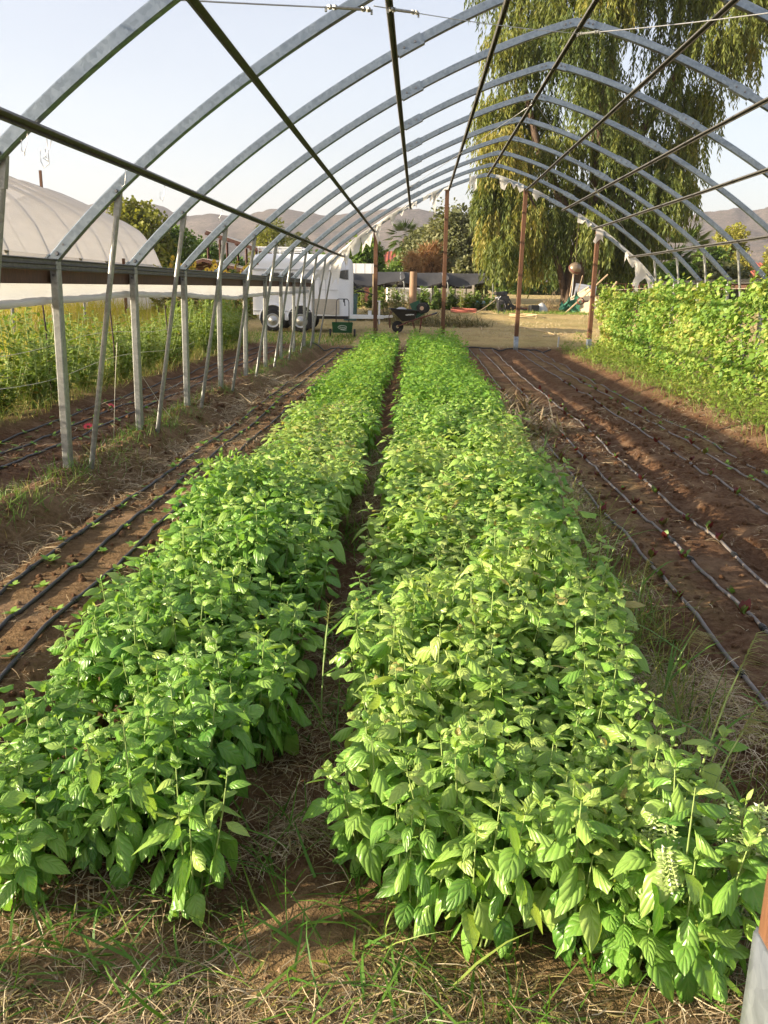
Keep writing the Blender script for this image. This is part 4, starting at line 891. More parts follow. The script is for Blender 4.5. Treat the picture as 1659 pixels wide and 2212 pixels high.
# fender with scalloped lips over dark discs, wheels
for wx in (-.82, .05):
    g = MB(); g.disc((wx, FY_-.004, .40), (0, -1, 0), .405, 28, 0, .006); g.build('wheel_well_shade', MT['black'], tr)  # flat black disc stands in for the shade inside the wheel arch
    g = MB(); g.tube([(wx+.415*math.cos(a), FY_-.02, .40+.415*math.sin(a)) for a in np.linspace(R(-8), R(188), 22)], .022, 6); g.build('fender_lip', MT['white'], tr, True)
    wh = MB(); wh.lathe((wx, FY_+.10, .335), (0, -1, 0), [(.19, -.02), (.30, -.02), (.333, .02), (.335, .08), (.33, .13), (.30, .165), (.22, .17), (.19, .15)], 28); wo = wh.build('wheel', MT['rubber'], tr, True)
    g = MB(); g.lathe((wx, FY_+.10, .335), (0, -1, 0), [(.215, .15), (.225, .168), (.19, .165), (.155, .13), (.13, .165), (.07, .17), (.06, .19), (.03, .20), (.0, .20)], 24); g.build('rim', MT['chrome'], wo, True)
g = MB(); g.box((-.39, FY_-.012, .47), (.12, .024, .22)); g.build('fender', MT['white'], tr)
for x, s_ in ((-.82, 1), (.05, 1)):
    wh = MB(); wh.lathe((x, -FY_-.10, .335), (0, 1, 0), [(.19, -.02), (.30, -.02), (.335, .05), (.33, .13), (.22, .17), (.0, .15)], 20); wh.build('wheel', MT['rubber'], tr, True)
g = MB()
for y in (-.62, .62): g.tube([(-1.30, y, 2.52), (.05, y, 2.52)], .018, 6); g.tube([(-1.30, y, 2.43), (.05, y, 2.43)], .014, 6)
for x in (-1.30, -.85, -.4, .05): g.tube([(x, -.62, 2.28), (x, -.62, 2.52), (x, .62, 2.52), (x, .62, 2.28)], .016, 6)
g.build('roof_rack', MT['white'], tr)
g = MB()
for s_ in (-1, 1): g.sweep([(1.1, s_*.55, .47), (2.55, s_*.05, .47)], rprof(.03, .055, .006), (0, 0, 1))
g.sweep([(2.5, 0, .47), (2.85, 0, .50)], rprof(.04, .04, .01), (0, 0, 1)); g.build('drawbar', MT['whiteplain'], tr)
g = MB(); g.tube([(2.42, -.04, .25), (2.42, -.04, .98)], .032, 8); g.tube([(2.42, -.04, .96), (2.34, -.04, .96)], .016, 6); g.tube([(2.12, -.05, .5), (2.12, -.05, .66)], .06, 8); g.build('jack', MT['whiteplain'], tr)
g = MB(); g.tube([(2.35, -.1, .52), (2.40, -.12, .3), (2.38, -.12, .05)], .014, 5); g.build('safety_chain', MT['black'], tr)
g = MB(); g.box((.45, 0, .45), (2.1, 1.5, .09)); g.build('chassis', MT['black'], tr)

# ------------------------------------------------------------------ drop spreader, wheelbarrow and things around them
def hopper(g, w_=.62, d=.34, h=.30, z0=.14):
    t, bt = d/2, .09; P = [(-w_/2, -t, z0+h), (w_/2, -t, z0+h), (w_/2, t, z0+h), (-w_/2, t, z0+h), (-w_/2+.03, -bt, z0), (w_/2-.03, -bt, z0), (w_/2-.03, bt, z0), (-w_/2+.03, bt, z0)]
    q = .015; I = [(-w_/2+q, -t+q, z0+h), (w_/2-q, -t+q, z0+h), (w_/2-q, t-q, z0+h), (-w_/2+q, t-q, z0+h), (-w_/2+.05, -bt+q, z0+.06), (w_/2-.05, -bt+q, z0+.06), (w_/2-.05, bt-q, z0+.06), (-w_/2+.05, bt-q, z0+.06)]
    g.add(P+I, [(4, 7, 6, 5), (0, 4, 5, 1), (1, 5, 6, 2), (2, 6, 7, 3), (3, 7, 4, 0), (0, 1, 9, 8), (1, 2, 10, 9), (2, 3, 11, 10), (3, 0, 8, 11), (8, 9, 13, 12), (9, 10, 14, 13), (10, 11, 15, 14), (11, 8, 12, 15), (12, 13, 14, 15)])
def text_mesh(s_, size, m, parent, loc, rot, name='lettering'):
    cu = bpy.data.curves.new(name, 'FONT'); cu.body = s_; cu.size = size; cu.extrude = .0015; cu.align_x = 'CENTER'; cu.align_y = 'CENTER'; cu.shear = .25
    o_ = bpy.data.objects.new(name, cu); COL.objects.link(o_); dg = bpy.context.evaluated_depsgraph_get(); me_ = bpy.data.meshes.new_from_object(o_.evaluated_get(dg)); bpy.data.objects.remove(o_)
    me_.materials.clear(); me_.materials.append(m); t = link(name, me_, parent, loc); t.rotation_euler = rot; return t
def spreader(name, loc, lab, rz, handle=True):
    e = empty(name, loc, rz, lab, 'spreader')
    g = MB(); hopper(g); h_ = g.build('hopper', MT['green'], e)
    g = MB(); ring = [(.125*math.cos(t), -.124-.0, .30+.055*math.sin(t)) for t in np.linspace(0, 6.283, 25)]
    ring = [(a, -.09-.08*(c-.14)/.30-.004, c) for a, _, c in ring]; g.tube(ring, .006, 4); lg = g.build('logo_ring', MT['logo'], h_)
    text_mesh('Scotts', .075, MT['logo'], h_, (0, -.139, .30), (R(105), 0, 0)); g = MB(); g.tube([(-.05, -.128, .232), (.03, -.126, .222), (.12, -.124, .226)], .008, 5); g.build('logo_swash', MT['logo'], h_)
    for s_ in (-1, 1):
        g = MB(); g.lathe((s_*.33, 0, .125), (s_, 0, 0), [(.085, 0), (.12, 0), (.125, .012), (.125, .05), (.115, .06), (.08, .055)], 20); wo = g.build('wheel', MT['rubber'], e, True)
        g = MB(); g.disc((s_*.335, 0, .125), (s_, 0, 0), .088, 16, 0, .05); g.build('hub', MT['stone'], wo)
    if handle:
        g = MB(); P = [(-.19, .12, .42), (-.19, .20, .72), (-.185, .30, 1.0), (-.17, .32, 1.06), (-.13, .335, 1.10), (.13, .335, 1.10), (.17, .32, 1.06), (.185, .30, 1.0), (.19, .20, .72), (.19, .12, .42)]; g.tube(P, .013, 8); ho = g.build('handle', MT['blackmetal'], e, True)
        g = MB(); g.box((.04, .325, 1.05), (.05, .05, .09)); g.tube([(.05, .32, 1.05), (.07, .30, .90)], .016, 6); g.build('lever', MT['black'], ho)
    return e
spreader('drop_spreader', (-2.22, 26.0, zg1(-2.22, 26.0)), 'dark green push spreader standing upright on its wheels by the white trailer', R(4))
bx, by = -.30, 28.0; bz = zg1(bx, by)
wb = empty('wheelbarrow', (bx, by, bz), R(-3), 'black wheelbarrow with rusty handles and load, tipped up beyond the basil', 'wheelbarrow')
g = MB(); top = [(-.56, -.33, .74), (.30, -.33, .70), (.30, .33, .70), (-.56, .33, .74)]; bot = [(-.18, -.20, .36), (.20, -.22, .42), (.20, .22, .42), (-.18, .20, .36)]
g.add(top+bot+[(a*.96, b_*.95, c-.002) for a, b_, c in top]+[(a*.93, b_*.92, c+.02) for a, b_, c in bot], [(4, 7, 6, 5), (0, 4, 5, 1), (1, 5, 6, 2), (2, 6, 7, 3), (3, 7, 4, 0), (8, 9, 13, 12), (9, 10, 14, 13), (10, 11, 15, 14), (11, 8, 12, 15), (12, 13, 14, 15), (0, 1, 9, 8), (1, 2, 10, 9), (2, 3, 11, 10), (3, 0, 8, 11)]); tray = g.build('tray', MT['black'], wb)
g = MB(); g.tube([(-.60, -.34, .745), (.31, -.345, .705)], .016, 6); g.tube([(-.60, .34, .745), (.31, .345, .705)], .016, 6); g.tube([(-.60, -.34, .745), (-.60, .34, .745)], .016, 6); g.build('rim', MT['black'], tray)
g = MB()
for i in range(9):
    x = -.06+.030*i; z = .565+.003*i; g.box((x, -.2835, z), (.02, .004, .030+.008*(i % 3)), 0, Matrix.Rotation(R(15*((i % 3)-1)), 3, 'Y'))
g.build('side_print', MT['whiteplain'], tray).rotation_euler = (0, 0, 0)
for s_ in (-1, 1):
    g = MB(); g.tube([(-.33, s_*.10, .20), (.05, s_*.21, .37), (.78, s_*.30, .60)], .020, 7); g.build('handle', MT['rust'], wb)
    g = MB(); g.tube([(.74, s_*.297, .59), (.90, s_*.315, .64)], .023, 7); g.build('grip', MT['black'], wb)
    g = MB(); g.tube([(.12, s_*.22, .40), (.24, s_*.24, .02), (.36, s_*.24, .02), (.42, s_*.26, .48)], .013, 6); g.build('leg', MT['rust'], wb)
    g = MB(); g.tube([(-.52, s_*.30, .72), (-.60, s_*.22, .5), (-.58, s_*.12, .15)], .012, 6); g.build('brace', MT['rust'], wb)
g = MB(); g.lathe((-.34, -.04, .19), (0, 1, 0), [(.05, 0), (.15, 0), (.185, .02), (.185, .06), (.15, .08), (.05, .08)], 18); g.build('wheel', MT['rubber'], wb, True)
sp2 = empty('upturned_spreader', (bx+.30, by+.02, bz+.72), R(-8), 'small green spreader lying on its back on the black wheelbarrow', 'spreader')
g = MB(); hopper(g, .5, .32, .30, 0); o = g.build('hopper', MT['green'], sp2); o.rotation_euler = (0, R(-118), 0); o.location = (.12, 0, .10)
g = MB(); g.lathe((.16, -.27, .06), (0, -1, 0), [(.05, 0), (.15, 0), (.17, .015), (.17, .05), (.15, .065), (.06, .06)], 22); wo = g.build('wheel', MT['rubber'], sp2, True)
g = MB(); g.disc((.16, -.27, .06), (0, -1, 0), .062, 14, 0, .068); g.build('hub', plain('tan_hub', (.55, .36, .24), .6), wo)
g = MB(); g.lathe((.16, .27, .06), (0, 1, 0), [(.05, 0), (.15, 0), (.17, .015), (.17, .05), (.15, .065), (.0, .06)], 22); g.build('wheel', MT['rubber'], sp2, True)
g = MB(); r_ = random.Random(4); P = [[(-.30+.34*i/7, -.12+.24*j/5, .055*math.sin(math.pi*i/7)*math.sin(math.pi*j/5)*(.6+.8*r_.random())) for j in range(6)] for i in range(8)]; g.grid(P)
tag(g.build('crumpled_bag', MT['poly'], None, True, loc=(bx-.10, by-.02, bz+.74)), 'crumpled white plastic bag on the front of the wheelbarrow tray', 'bag')

def heap(seed, sx, sy, h, n_, lab, name, loc, m='hay', cat=None, lift=0):
    r_ = np.random.default_rng(seed); a = r_.random(n_)*6.28; rr = np.sqrt(r_.random(n_)); x = np.cos(a)*rr*sx; y = np.sin(a)*rr*sy; z = h*(1-rr**2)*r_.random(n_)**.5*(.7+.5*np.sin(x*5+1)*np.sin(y*4))
    az = r_.random(n_)*6.28; pit = r_.normal(0, .45, n_); d = np.stack([np.cos(az)*np.cos(pit), np.sin(az)*np.cos(pit), np.sin(pit)], 1); L = .18+.35*r_.random(n_)
    V, F, U = scatter(T_BLADE, frames(d), np.stack([x, y, np.maximum(z, .01)], 1), np.stack([.014+.012*r_.random(n_), L, L], 1))
    o = link(name, npmesh(name, V, F, [MT[m]], np.repeat(np.clip(r_.normal(.32, .2, n_), 0, 1), 8)), None, (loc[0], loc[1], zg1(*loc)+lift)); return tag(o, lab, cat)
heap(1, 1.5, 1.1, .75, 2600, 'heap of cut grey green hay behind the trailer drawbar', 'hay_pile', (-.95, 33.5), cat='hay pile')
heap(2, 1.9, 1.0, .42, 2300, 'low spread heap of hay behind the wheelbarrow', 'hay_pile', (.75, 31.5), cat='hay pile')
heap(3, 2.2, .9, .35, 900, 'pile of dry brush at the foot of the drooping tree', 'brush_pile', (4.9, 44.0), 'straw', 'brush pile')
heap(4, 1.0, .9, .95, 1100, 'tall clump of dry pale weeds left of the scrap heap', 'dry_weeds', (6.5, 43.5), 'straw', 'weeds')
heap(5, .5, .3, .14, 700, 'clump of pale matted straw at the far right edge of the basil', 'straw_clump', (1.18, 11.2), 'straw', 'straw clump')
heap(6, .45, .22, .10, 500, 'flat clump of matted straw nearer along the right basil edge', 'straw_clump', (1.20, 9.6), 'straw', 'straw clump')

# bin, junk, board behind the trailer
g = MB(); g.sweep([(0, 0, .02), (0, 0, .92)], rprof(.26, .28, .05), (0, 1, 0), 0, True, [.86, 1]); bn = tag(g.build('waste_bin', MT['bin'], None, loc=(-2.50, 32.6, zg1(-2.5, 32.6))), 'blue green plastic wheeled bin standing behind the trailer nose', 'bin')
g = MB(); g.box((0, .02, .95), (.58, .62, .05)); g.build('lid', MT['bin'], bn, bevel=.015); g = MB(); g.box((.06, -.285, .60), (.16, .012, .26)); g.build('faded_sticker', MT['seam'], bn)
g = MB(); [g.tube([(.11*q-.30, -.2, .1), (.11*q-.3, .25, .1)], .006, 5) for q in range(1)]
r_ = random.Random(9); g = MB()
for i in range(26): a = Vector((r_.uniform(-.35, .45), r_.uniform(-.25, .25), r_.uniform(0, .25))); d = Vector((r_.uniform(-.5, .6), r_.uniform(-.3, .3), r_.uniform(-.15, .25))); g.tube([a, a+d*.6+Vector((0, 0, .05)), a+d], .016, 5)
tag(g.build('black_tubing', MT['black'], None, True, loc=(-2.40, 32.6, zg1(-2.5, 32.6)+.98)), 'tangle of black tubing heaped on the blue green bin', 'tubing')
g = MB(); g.box((0, 0, 0), (1.2, .03, .42)); [g.box((q, -.02, 0), (.012, .012, .42)) for q in (-.3, .1, .42)]; tag(g.build('white_board', MT['whiteplain'], None, loc=(-2.55, 40, 2.36)), 'white panel board on posts above the black shade cloth', 'board')
o = bpy.data.objects['white_board']; 
for q in (-.5, .5): g = MB(); g.box((q, .04, -1.0), (.06, .05, 1.9)); g.build('post', MT['pole'], o)
# log post
g = MB(); r_ = random.Random(5); prof = [(.155*math.cos(i*.3927)*(1+.03*r_.random()), .155*math.sin(i*.3927)*(1+.03*r_.random())) for i in range(16)]
g.sweep([(0, 0, -.3), (0, 0, .8), (.01, 0, 1.72)], prof, (0, 1, 0), 0, True, [1.05, 1, .95]); tag(g.build('log_post', MT['log'], None, True, loc=(-.235, 37, zg1(-.235, 37))), 'thick weathered round log standing upright behind the wheelbarrow', 'log post'); bpy.data.objects['log_post'].data.set_sharp_from_angle(angle=R(50))

# ------------------------------------------------------------------ black shade cloth on pipes
sh = empty('shade_structure', (0, 48, zg1(0, 48)), 0, 'low shade structure of black cloth stretched over bent pipes', 'shade structure'); sz = zg1(0, 48)
xs3 = [-4.2, -1.0, 1.25, 3.55]
for i in range(3):
    P = []
    for a in np.linspace(0, 1, 13):
        x = xs3[i]+(xs3[i+1]-xs3[i])*a; sag = .16*math.sin(math.pi*a); ex = .25*(a if i == 2 else 0)**3
        P.append([(x+.3*t*(1 if i < 2 else -.5*0), -2+4*(1-t), (2.42-sz)*1+(1-t)*-.0-.58*t**1.5*(1-.25*(a-.5)) - sag*(.25+.75*t) - ex*.0 - .05*math.sin(9*a+4*t)*t + (.16*t*(a == 1) )) for t in np.linspace(0, 1, 9)])
    g = MB(); g.grid(P); g.build('cloth_panel', MT['shade'], sh, True)
g = MB(); g.grid([[(x, 2.6+.1*math.sin(x*3), z) for z in (.95, 1.2, 1.5)] for x in np.linspace(-4.2, 3.0, 20)]); g.build('cloth_panel', MT['shade'], sh, True)
for x in xs3[1:]:
    g = MB(); g.tube([(x+.25, -2.02, -.1), (x+.25, -2.02, 1.15), (x+.2, -1.95, 1.27), (x+.05, -1.6, 1.40), (x, .5, 1.72)], .032, 7); g.build('pipe_post', MT['galv2'], sh, True)
for x in (-3.6, -1.9, -1.2, .15, .75, 2.0, 2.6):
    g = MB(); g.tube([(x, 1.0, -.1), (x, 1.0, 1.55)], .035, 6); g.tube([(x, 1.0, 1.1), (x+.25, .9, 1.5)], .022, 5); g.build('pipe_post', MT['galv2'], sh, True)
# stuff standing under it
def boxthing(name, loc, d, m, lab, cat, rz=0, zoff=0):
    g = MB(); g.box((0, 0, d[2]/2), d); o = tag(g.build(name, MT[m], None, bevel=min(d)*.12, loc=(loc[0], loc[1], zg1(*loc)+zoff)), lab, cat); o.rotation_euler = (0, 0, rz); return o
boxthing('white_tank', (-1.1, 52.5), (1.6, 1.0, .95), 'whiteplain', 'white boxy tank in the shade behind the row of leafy plants', 'tank', .1)
boxthing('white_crate', (.25, 52.8), (1.3, .8, .9), 'seam', 'grey white crate under the shade cloth right of the log post', 'crate', -.1)
boxthing('grey_partition', (2.2, 53.2), (2.2, .1, 1.25), 'stone', 'grey upright panel under the right end of the shade cloth', 'panel')
boxthing('blue_tub', (3.25, 45.6), (.55, .45, .34), 'blueplastic', 'bright blue tub at the right end of the shade cloth', 'tub', .3, .05)
boxthing('white_bucket', (3.75, 45.9), (.28, .28, .30), 'whiteplain', 'small white bucket beside the bright blue tub', 'bucket', .1, .12)
boxthing('rusty_cabinet', (-3.0, 52.6), (.6, .5, 1.2), 'rust', 'rusty red cabinet in the shade behind the trailer', 'cabinet')
heap(7, .9, .5, .42, 500, 'brown soil and brush mound below the blue tub', 'brush_mound', (3.4, 45.2), 'hay', 'mound')
# leafy row in front of the cloth
RB = [bushy(400+i, 1.0, .36, 'midleaf', 9, 20, 1.5, T=T_OVAL, ln=(.12, .24)) for i in range(4)]; RY = [bushy(410+i, 1.05, .22, 'yelleaf', 6, 18, 1.2, T=T_LANCE, ln=(.14, .26)) for i in range(3)]
for i in range(27):
    x = -3.0+i*.265+random.uniform(-.08, .08); y = 43.2+random.uniform(-.5, .5); yl = i % 3 == 1 or i in (3, 6, 9)
    bush((RY if yl else RB)[i % 3], (x, y), (1, 1, random.uniform(.8, 1.1)*(.8 if i > 22 else 1)), 'leafy_plant', 'slim yellow green plant in the row below the black shade cloth' if yl else 'bushy dark green plant in the row below the black shade cloth', 'plant', 'leafy row under the shade cloth')
# hydrant, hoses
hx, hy = 3.55, 39.5; hz0 = zg1(hx, hy)
hy_ = empty('yard_hydrant', (hx, hy, hz0), 0, 'thin standpipe tap with hoses hanging from it on the dry grass', 'tap')
g = MB(); g.tube([(0, 0, -.2), (0, 0, .62)], .03, 8); g.build('standpipe', MT['blackmetal'], hy_); g = MB(); g.tube([(0, 0, .62), (-.05, 0, .70), (-.16, 0, .66)], .035, 8); g.tube([(0, 0, .66), (.08, 0, .76)], .018, 6); g.build('spout', MT['seam'], hy_); g = MB(); g.tube([(.05, 0, .60), (.22, 0, .55), (.30, -.05, .35), (.28, -.1, .12), (.2, -.12, .02)], .018, 6); g.build('short_hose', MT['black'], hy_, True)
def hose(pts, m, lab, r_=.018, name='garden_hose'):
    P = [Vector((x, y, zg1(x, y)+h)) for x, y, h in pts]; Q = []
    for i in range(len(P)-1):
        p0, p1, p2, p3 = P[max(i-1, 0)], P[i], P[i+1], P[min(i+2, len(P)-1)]
        for t in np.linspace(0, 1, 8, endpoint=False): Q.append(.5*((2*p1)+(p2-p0)*t+(2*p0-5*p1+4*p2-p3)*t*t+(3*p1-p0-3*p2+p3)*t**3))
    g = MB(); g.tube(Q+[P[-1]], r_, 6); return tag(g.build(name, MT[m], None, True), lab, 'hose', 'garden hoses on the dry grass')
hose([(3.4, 39.4, .62), (2.9, 38.6, .3), (2.3, 37.5, .03), (1.4, 36.8, .02), (.6, 36.6, .02)], 'hose', 'tan hose running left from the standpipe tap down to the grass')
hose([(2.0+.55*math.cos(t)*(1+.1*math.sin(3*t)), 39.2+.9*math.sin(t), .03+.01*t) for t in np.linspace(0, 15, 26)], 'redhose', 'coiled red hose lying on the dry grass left of the standpipe', .03)
hose([(4.3+.55*math.cos(t), 36.4+.7*math.sin(t), .03+.01*t) for t in np.linspace(0, 11, 22)], 'hose', 'coiled tan hose lying on the grass behind the third wooden post', .025)
hose([(1.55, 30.6, .02), (2.0, 31.4, .02), (2.2, 30.8, .02), (2.12, 29.4, .02)], 'hose', 'short curved piece of pale hose on the dry grass between two wooden posts')
hose([(3.3, 31.5, .02), (3.9, 30.2, .02), (4.35, 28.6, .02), (4.25, 27.9, .02), (3.9, 27.6, .02)], 'hose', 'longer curved tan hose on the dry grass near the right wooden post')
g = MB(); g.tube([(0, 0, -.1), (.02, 0, .28)], .022, 6); tag(g.build('marker_peg', MT['seam'], None, loc=(3.85, 24.3, zg1(3.85, 24.3))), 'short grey peg in the ground between the two right wooden posts', 'peg')
# ------------------------------------------------------------------ scrap heap at the edge of the tree
def base(x, y): return Vector((x, y, zg1(x, y)))
b0 = base(3.95, 41.5); mc = empty('garden_tiller', b0, R(10), 'black wheeled garden machine standing in the grass before the drooping tree', 'machine')
g = MB(); g.lathe((-.15, -.25, .27), (0, -1, 0), [(.1, 0), (.24, 0), (.27, .03), (.27, .12), (.24, .15), (.08, .14)], 18); g.build('wheel', MT['rubber'], mc, True)
g = MB(); g.lathe((.28, -.22, .18), (0, -1, 0), [(.05, 0), (.16, 0), (.18, .03), (.18, .08), (.15, .1), (.04, .1)], 16); g.build('wheel', MT['rubber'], mc, True)
g = MB(); g.box((-.05, 0, .55), (.50, .40, .36)); g.box((-.25, 0, .82), (.36, .34, .16)); g.lathe((.0, 0, .72), (0, 0, 1), [(.16, 0), (.17, .05), (.14, .2), (.0, .22)], 12); g.build('engine', MT['black'], mc, bevel=.02)
g = MB(); g.tube([(.15, -.15, .7), (.35, -.15, .35), (.75, -.15, .14), (1.1, -.15, .12)], .03, 6); g.tube([(.15, .15, .7), (.35, .15, .35), (.75, .15, .14), (1.1, .15, .12)], .03, 6); g.build('frame', MT['blackmetal'], mc)
g = MB(); g.box((.85, 0, .16), (.55, .3, .10)); g.build('deck', MT['rust'], mc, bevel=.02)
boxthing('black_tray', (5.35, 41.4), (.42, .4, .34), 'black', 'black plastic tub on the grass beside a pale sack', 'tub', .2)
g = MB(); g.lathe((0, 0, 0), (0, 0, 1), [(.32, 0), (.28, .18), (.14, .38), (.02, .45)], 9); tag(g.build('pale_sack', MT['poly'], None, True, loc=base(5.75, 41.7)), 'pale crumpled sack right of the black tub', 'sack')
for i, (x, y, rx, ry, d, m, lab, nm) in enumerate(((8.15, 41.6, -28, -34, (.95, .05, 1.25), 'beige', 'large cream panel leaning in the scrap heap in front of the bean vines', 'cream_panel'), (7.75, 42.4, -14, 8, (1.0, .03, 1.35), 'sheet', 'grey corrugated metal sheet standing in the scrap heap', 'metal_sheet'))):
    g = MB(); g.box((0, 0, d[2]/2), d)
    if m == 'beige': g.box((0, -.04, d[2]/2), (.5, .03, d[2]*.98)); g.box((0, -.02, d[2]*.98), (d[0]*1.02, .1, .06))
    else:
        for q in range(9): g.box((0, -.022, .1+q*.145), (d[0], .02, .05))
    o = tag(g.build(nm, MT[m], None, bevel=.006, loc=base(x, y)), lab, 'panel'); o.rotation_euler = (R(rx), R(ry), 0)
for i, (a, c, r_, m, lab) in enumerate((((6.75, 41.2, 0), (8.75, 42.0, 1.75), .035, 'pole', 'long bare pole slanting up to the right across the scrap heap'), ((8.0, 41.0, 0), (9.1, 41.6, 1.45), .035, 'pole', 'bare pole slanting along the right side of the cream panel'),
    ((7.0, 42.3, .0), (7.25, 42.5, 1.75), .025, 'pole', 'thin bare pole standing at the left of the scrap heap'), ((7.2, 42.6, 0), (7.32, 42.7, 2.2), .022, 'seam', 'tallest thin pale pole in the scrap heap under the round object'), ((7.3, 42.4, .2), (7.7, 42.6, 1.7), .02, 'pole', 'thin pole leaning right behind the corrugated sheet'), ((8.05, 42.9, 0), (8.6, 43.1, 1.95), .025, 'stake', 'grey brown pole rising behind the cream panel'),
    ((9.5, 42.4, .2), (10.3, 43, 1.1), .03, 'seam', 'pale pole slanting down to the right behind the bean vines'), ((9.3, 42.8, 0), (9.35, 42.8, 1.3), .03, 'stake', 'dark upright stake right of the scrap heap'), ((8.9, 42.8, 0), (8.9, 42.8, 1.4), .03, 'stake', 'dark upright stake just right of the cream panel'))):
    A, C = base(a[0], a[1])+Vector((0, 0, a[2])), base(c[0], c[1])+Vector((0, 0, c[2])); g = MB(); g.tube([A, (A+C)/2+Vector((.02, 0, .01)), C], r_, 6); tag(g.build('scrap_pole', MT[m]), lab, 'pole', 'poles in the scrap heap')
g = MB(); r_ = random.Random(3); g.grid([[(6.55+.95*i/9+.06*r_.random(), 41.7+.25*r_.random(), .02+(.35+.55*i/9)*j/7*(1+.3*math.sin(i*2))) for j in range(8)] for i in range(10)]); o = tag(g.build('green_netting', MT['greentarp'], None, True, loc=(0, 0, zg1(6.9, 41.7))), 'crumpled dark green netting at the left of the scrap heap', 'netting')
g = MB(); g.lathe((0, 0, 0), (0, -1, 0), [(.12, 0), (.17, .03), (.17, .08), (.12, .1)], 14); g.box((.2, 0, 0), (.3, .15, .06)); tag(g.build('engine_part', MT['rust'], None, True, loc=base(7.45, 41.3)+Vector((0, 0, .55))), 'rusty red machine part among the scrap poles', 'scrap part')
g = MB(); g.lathe((0, 0, 0), (.25, -.5, .6), [(.0, .30), (.16, .26), (.27, .12), (.30, 0), (.27, -.12), (.16, -.2), (.06, -.22)], 20); bl = tag(g.build('round_lantern', plain('pale_glass', (.20, .15, .10), .3, .3), None, True, loc=(7.25, 42.2, 2.55)), 'round pale bowl shaped object hanging under the drooping tree', 'lantern'); g = MB(); g.lathe((0, 0, 0), (.25, -.5, .6), [(.305, -.03), (.31, 0), (.305, .05)], 20); g.build('rim', MT['rust'], bl, True); g = MB(); g.tube([(0, 0, .2), (.05, .1, 2.5)], .01, 5); g.build('hanging_rope', MT['stake'], bl)
b0 = base(10.6, 43.5); rd = empty('red_implement', b0, 0, 'rusty red iron farm implement behind the end of the bean vines', 'implement'); g = MB(); [g.tube([(q*.22, 0, 0), (q*.22-.05, 0, .8), (q*.22-.35+.1*q, 0, 1.35)], .04, 6) for q in range(3)]; g.tube([(-.3, 0, .7), (.7, 0, .6)], .05, 6); g.build('tines', MT['rust'], rd)
# wire fence beyond the vines
fe = empty('wire_fence', base(9.5, 45), 0, 'rusty wire panel fence behind the scrap heap', 'fence'); g = MB()
for q in range(9): g.tube([(-1+q*.45, 0, 0), (-1+q*.45, 0, 1.35)], .012, 5)
for q in (.3, .7, 1.05, 1.35): g.tube([(-1, 0, q), (2.6, 0, q)], .01, 4)
g.build('wire_panel', MT['rust'], fe)
#@@TREES
# ------------------------------------------------------------------ trees
def limb(g, pts, r0_, r1_, n_=8):
    k = len(pts); g.tube(pts, r0_, n_, 0, [1-(1-r1_/r0_)*i/(k-1) for i in range(k)])
def tree(name, loc, h, rad, m, lab, n_leaf=5000, ls=(.12, .28), T=T_OVAL, trunk=.25, nl=16, seed=1, cat='tree', grp='trees beyond the beds', flat=1.0, low=.25, z=None, lw=.6, hang=-.3):
    r_ = np.random.default_rng(seed); z = zg1(*loc) if z is None else z
    e = empty(name, (loc[0], loc[1], z), r_.random()*6, lab, cat, grp); g = MB(); C = []
    limb(g, [(0, 0, -.3), (.03*h*r_.normal(), .03*h*r_.normal(), h*.25), (.05*h*r_.normal(), .05*h*r_.normal(), h*.5)], trunk, trunk*.5)
    for i in range(nl):
        a = i*2.4+r_.random()*.7; u_ = (i+.5)/nl; zz_ = h*(low+(1-low)*u_*.93); rr = rad*math.sqrt(max(.05, 1-((u_-.42)/.62)**2))*(.45+.6*r_.random()); c = np.array([math.cos(a)*rr*.8, math.sin(a)*rr*.8*flat, zz_])
        q = rad*(.26+.26*r_.random()); C.append((c, q)); p0 = np.array([0, 0, h*(.18+.3*u_*.8)]); limb(g, [p0, p0*.4+c*.6+np.array([0, 0, .05*h*r_.random()]), c], trunk*.35, trunk*.08, 6)
    g.build('trunk', MT['bark'], e, True)
    P, D, TI = [], [], []
    per = n_leaf//nl
    for c, q in C:
        v = r_.normal(0, 1, (per, 3)); v /= np.linalg.norm(v, axis=1, keepdims=True); rr = q*(r_.random(per)**.42)*(1+.25*np.sin(v[:, 0]*5+c[0]*3)*np.sin(v[:, 2]*6+c[1]))
        P.append(c+v*rr[:, None]*np.array([1, 1, .8])); d = v+r_.normal(0, .6, (per, 3)); d[:, 2] += hang; D.append(d); TI.append(np.clip(.42+r_.normal(0, .12)+r_.normal(0, .14, per), 0, 1))
    P = np.concatenate(P); D = np.concatenate(D); L = ls[0]+(ls[1]-ls[0])*r_.random(len(P)); P[:, 2] = np.maximum(P[:, 2], .05)
    V, F, U = scatter(T, frames(D, r_.normal(0, .6, (len(P), 3)), r_.normal(0, .6, len(P))), P, np.stack([L*lw/.34, L, L], 1))
    link('crown', npmesh('crown', V, F, [MT[m]], np.repeat(np.concatenate(TI), len(T[0])), None, False), e); return e
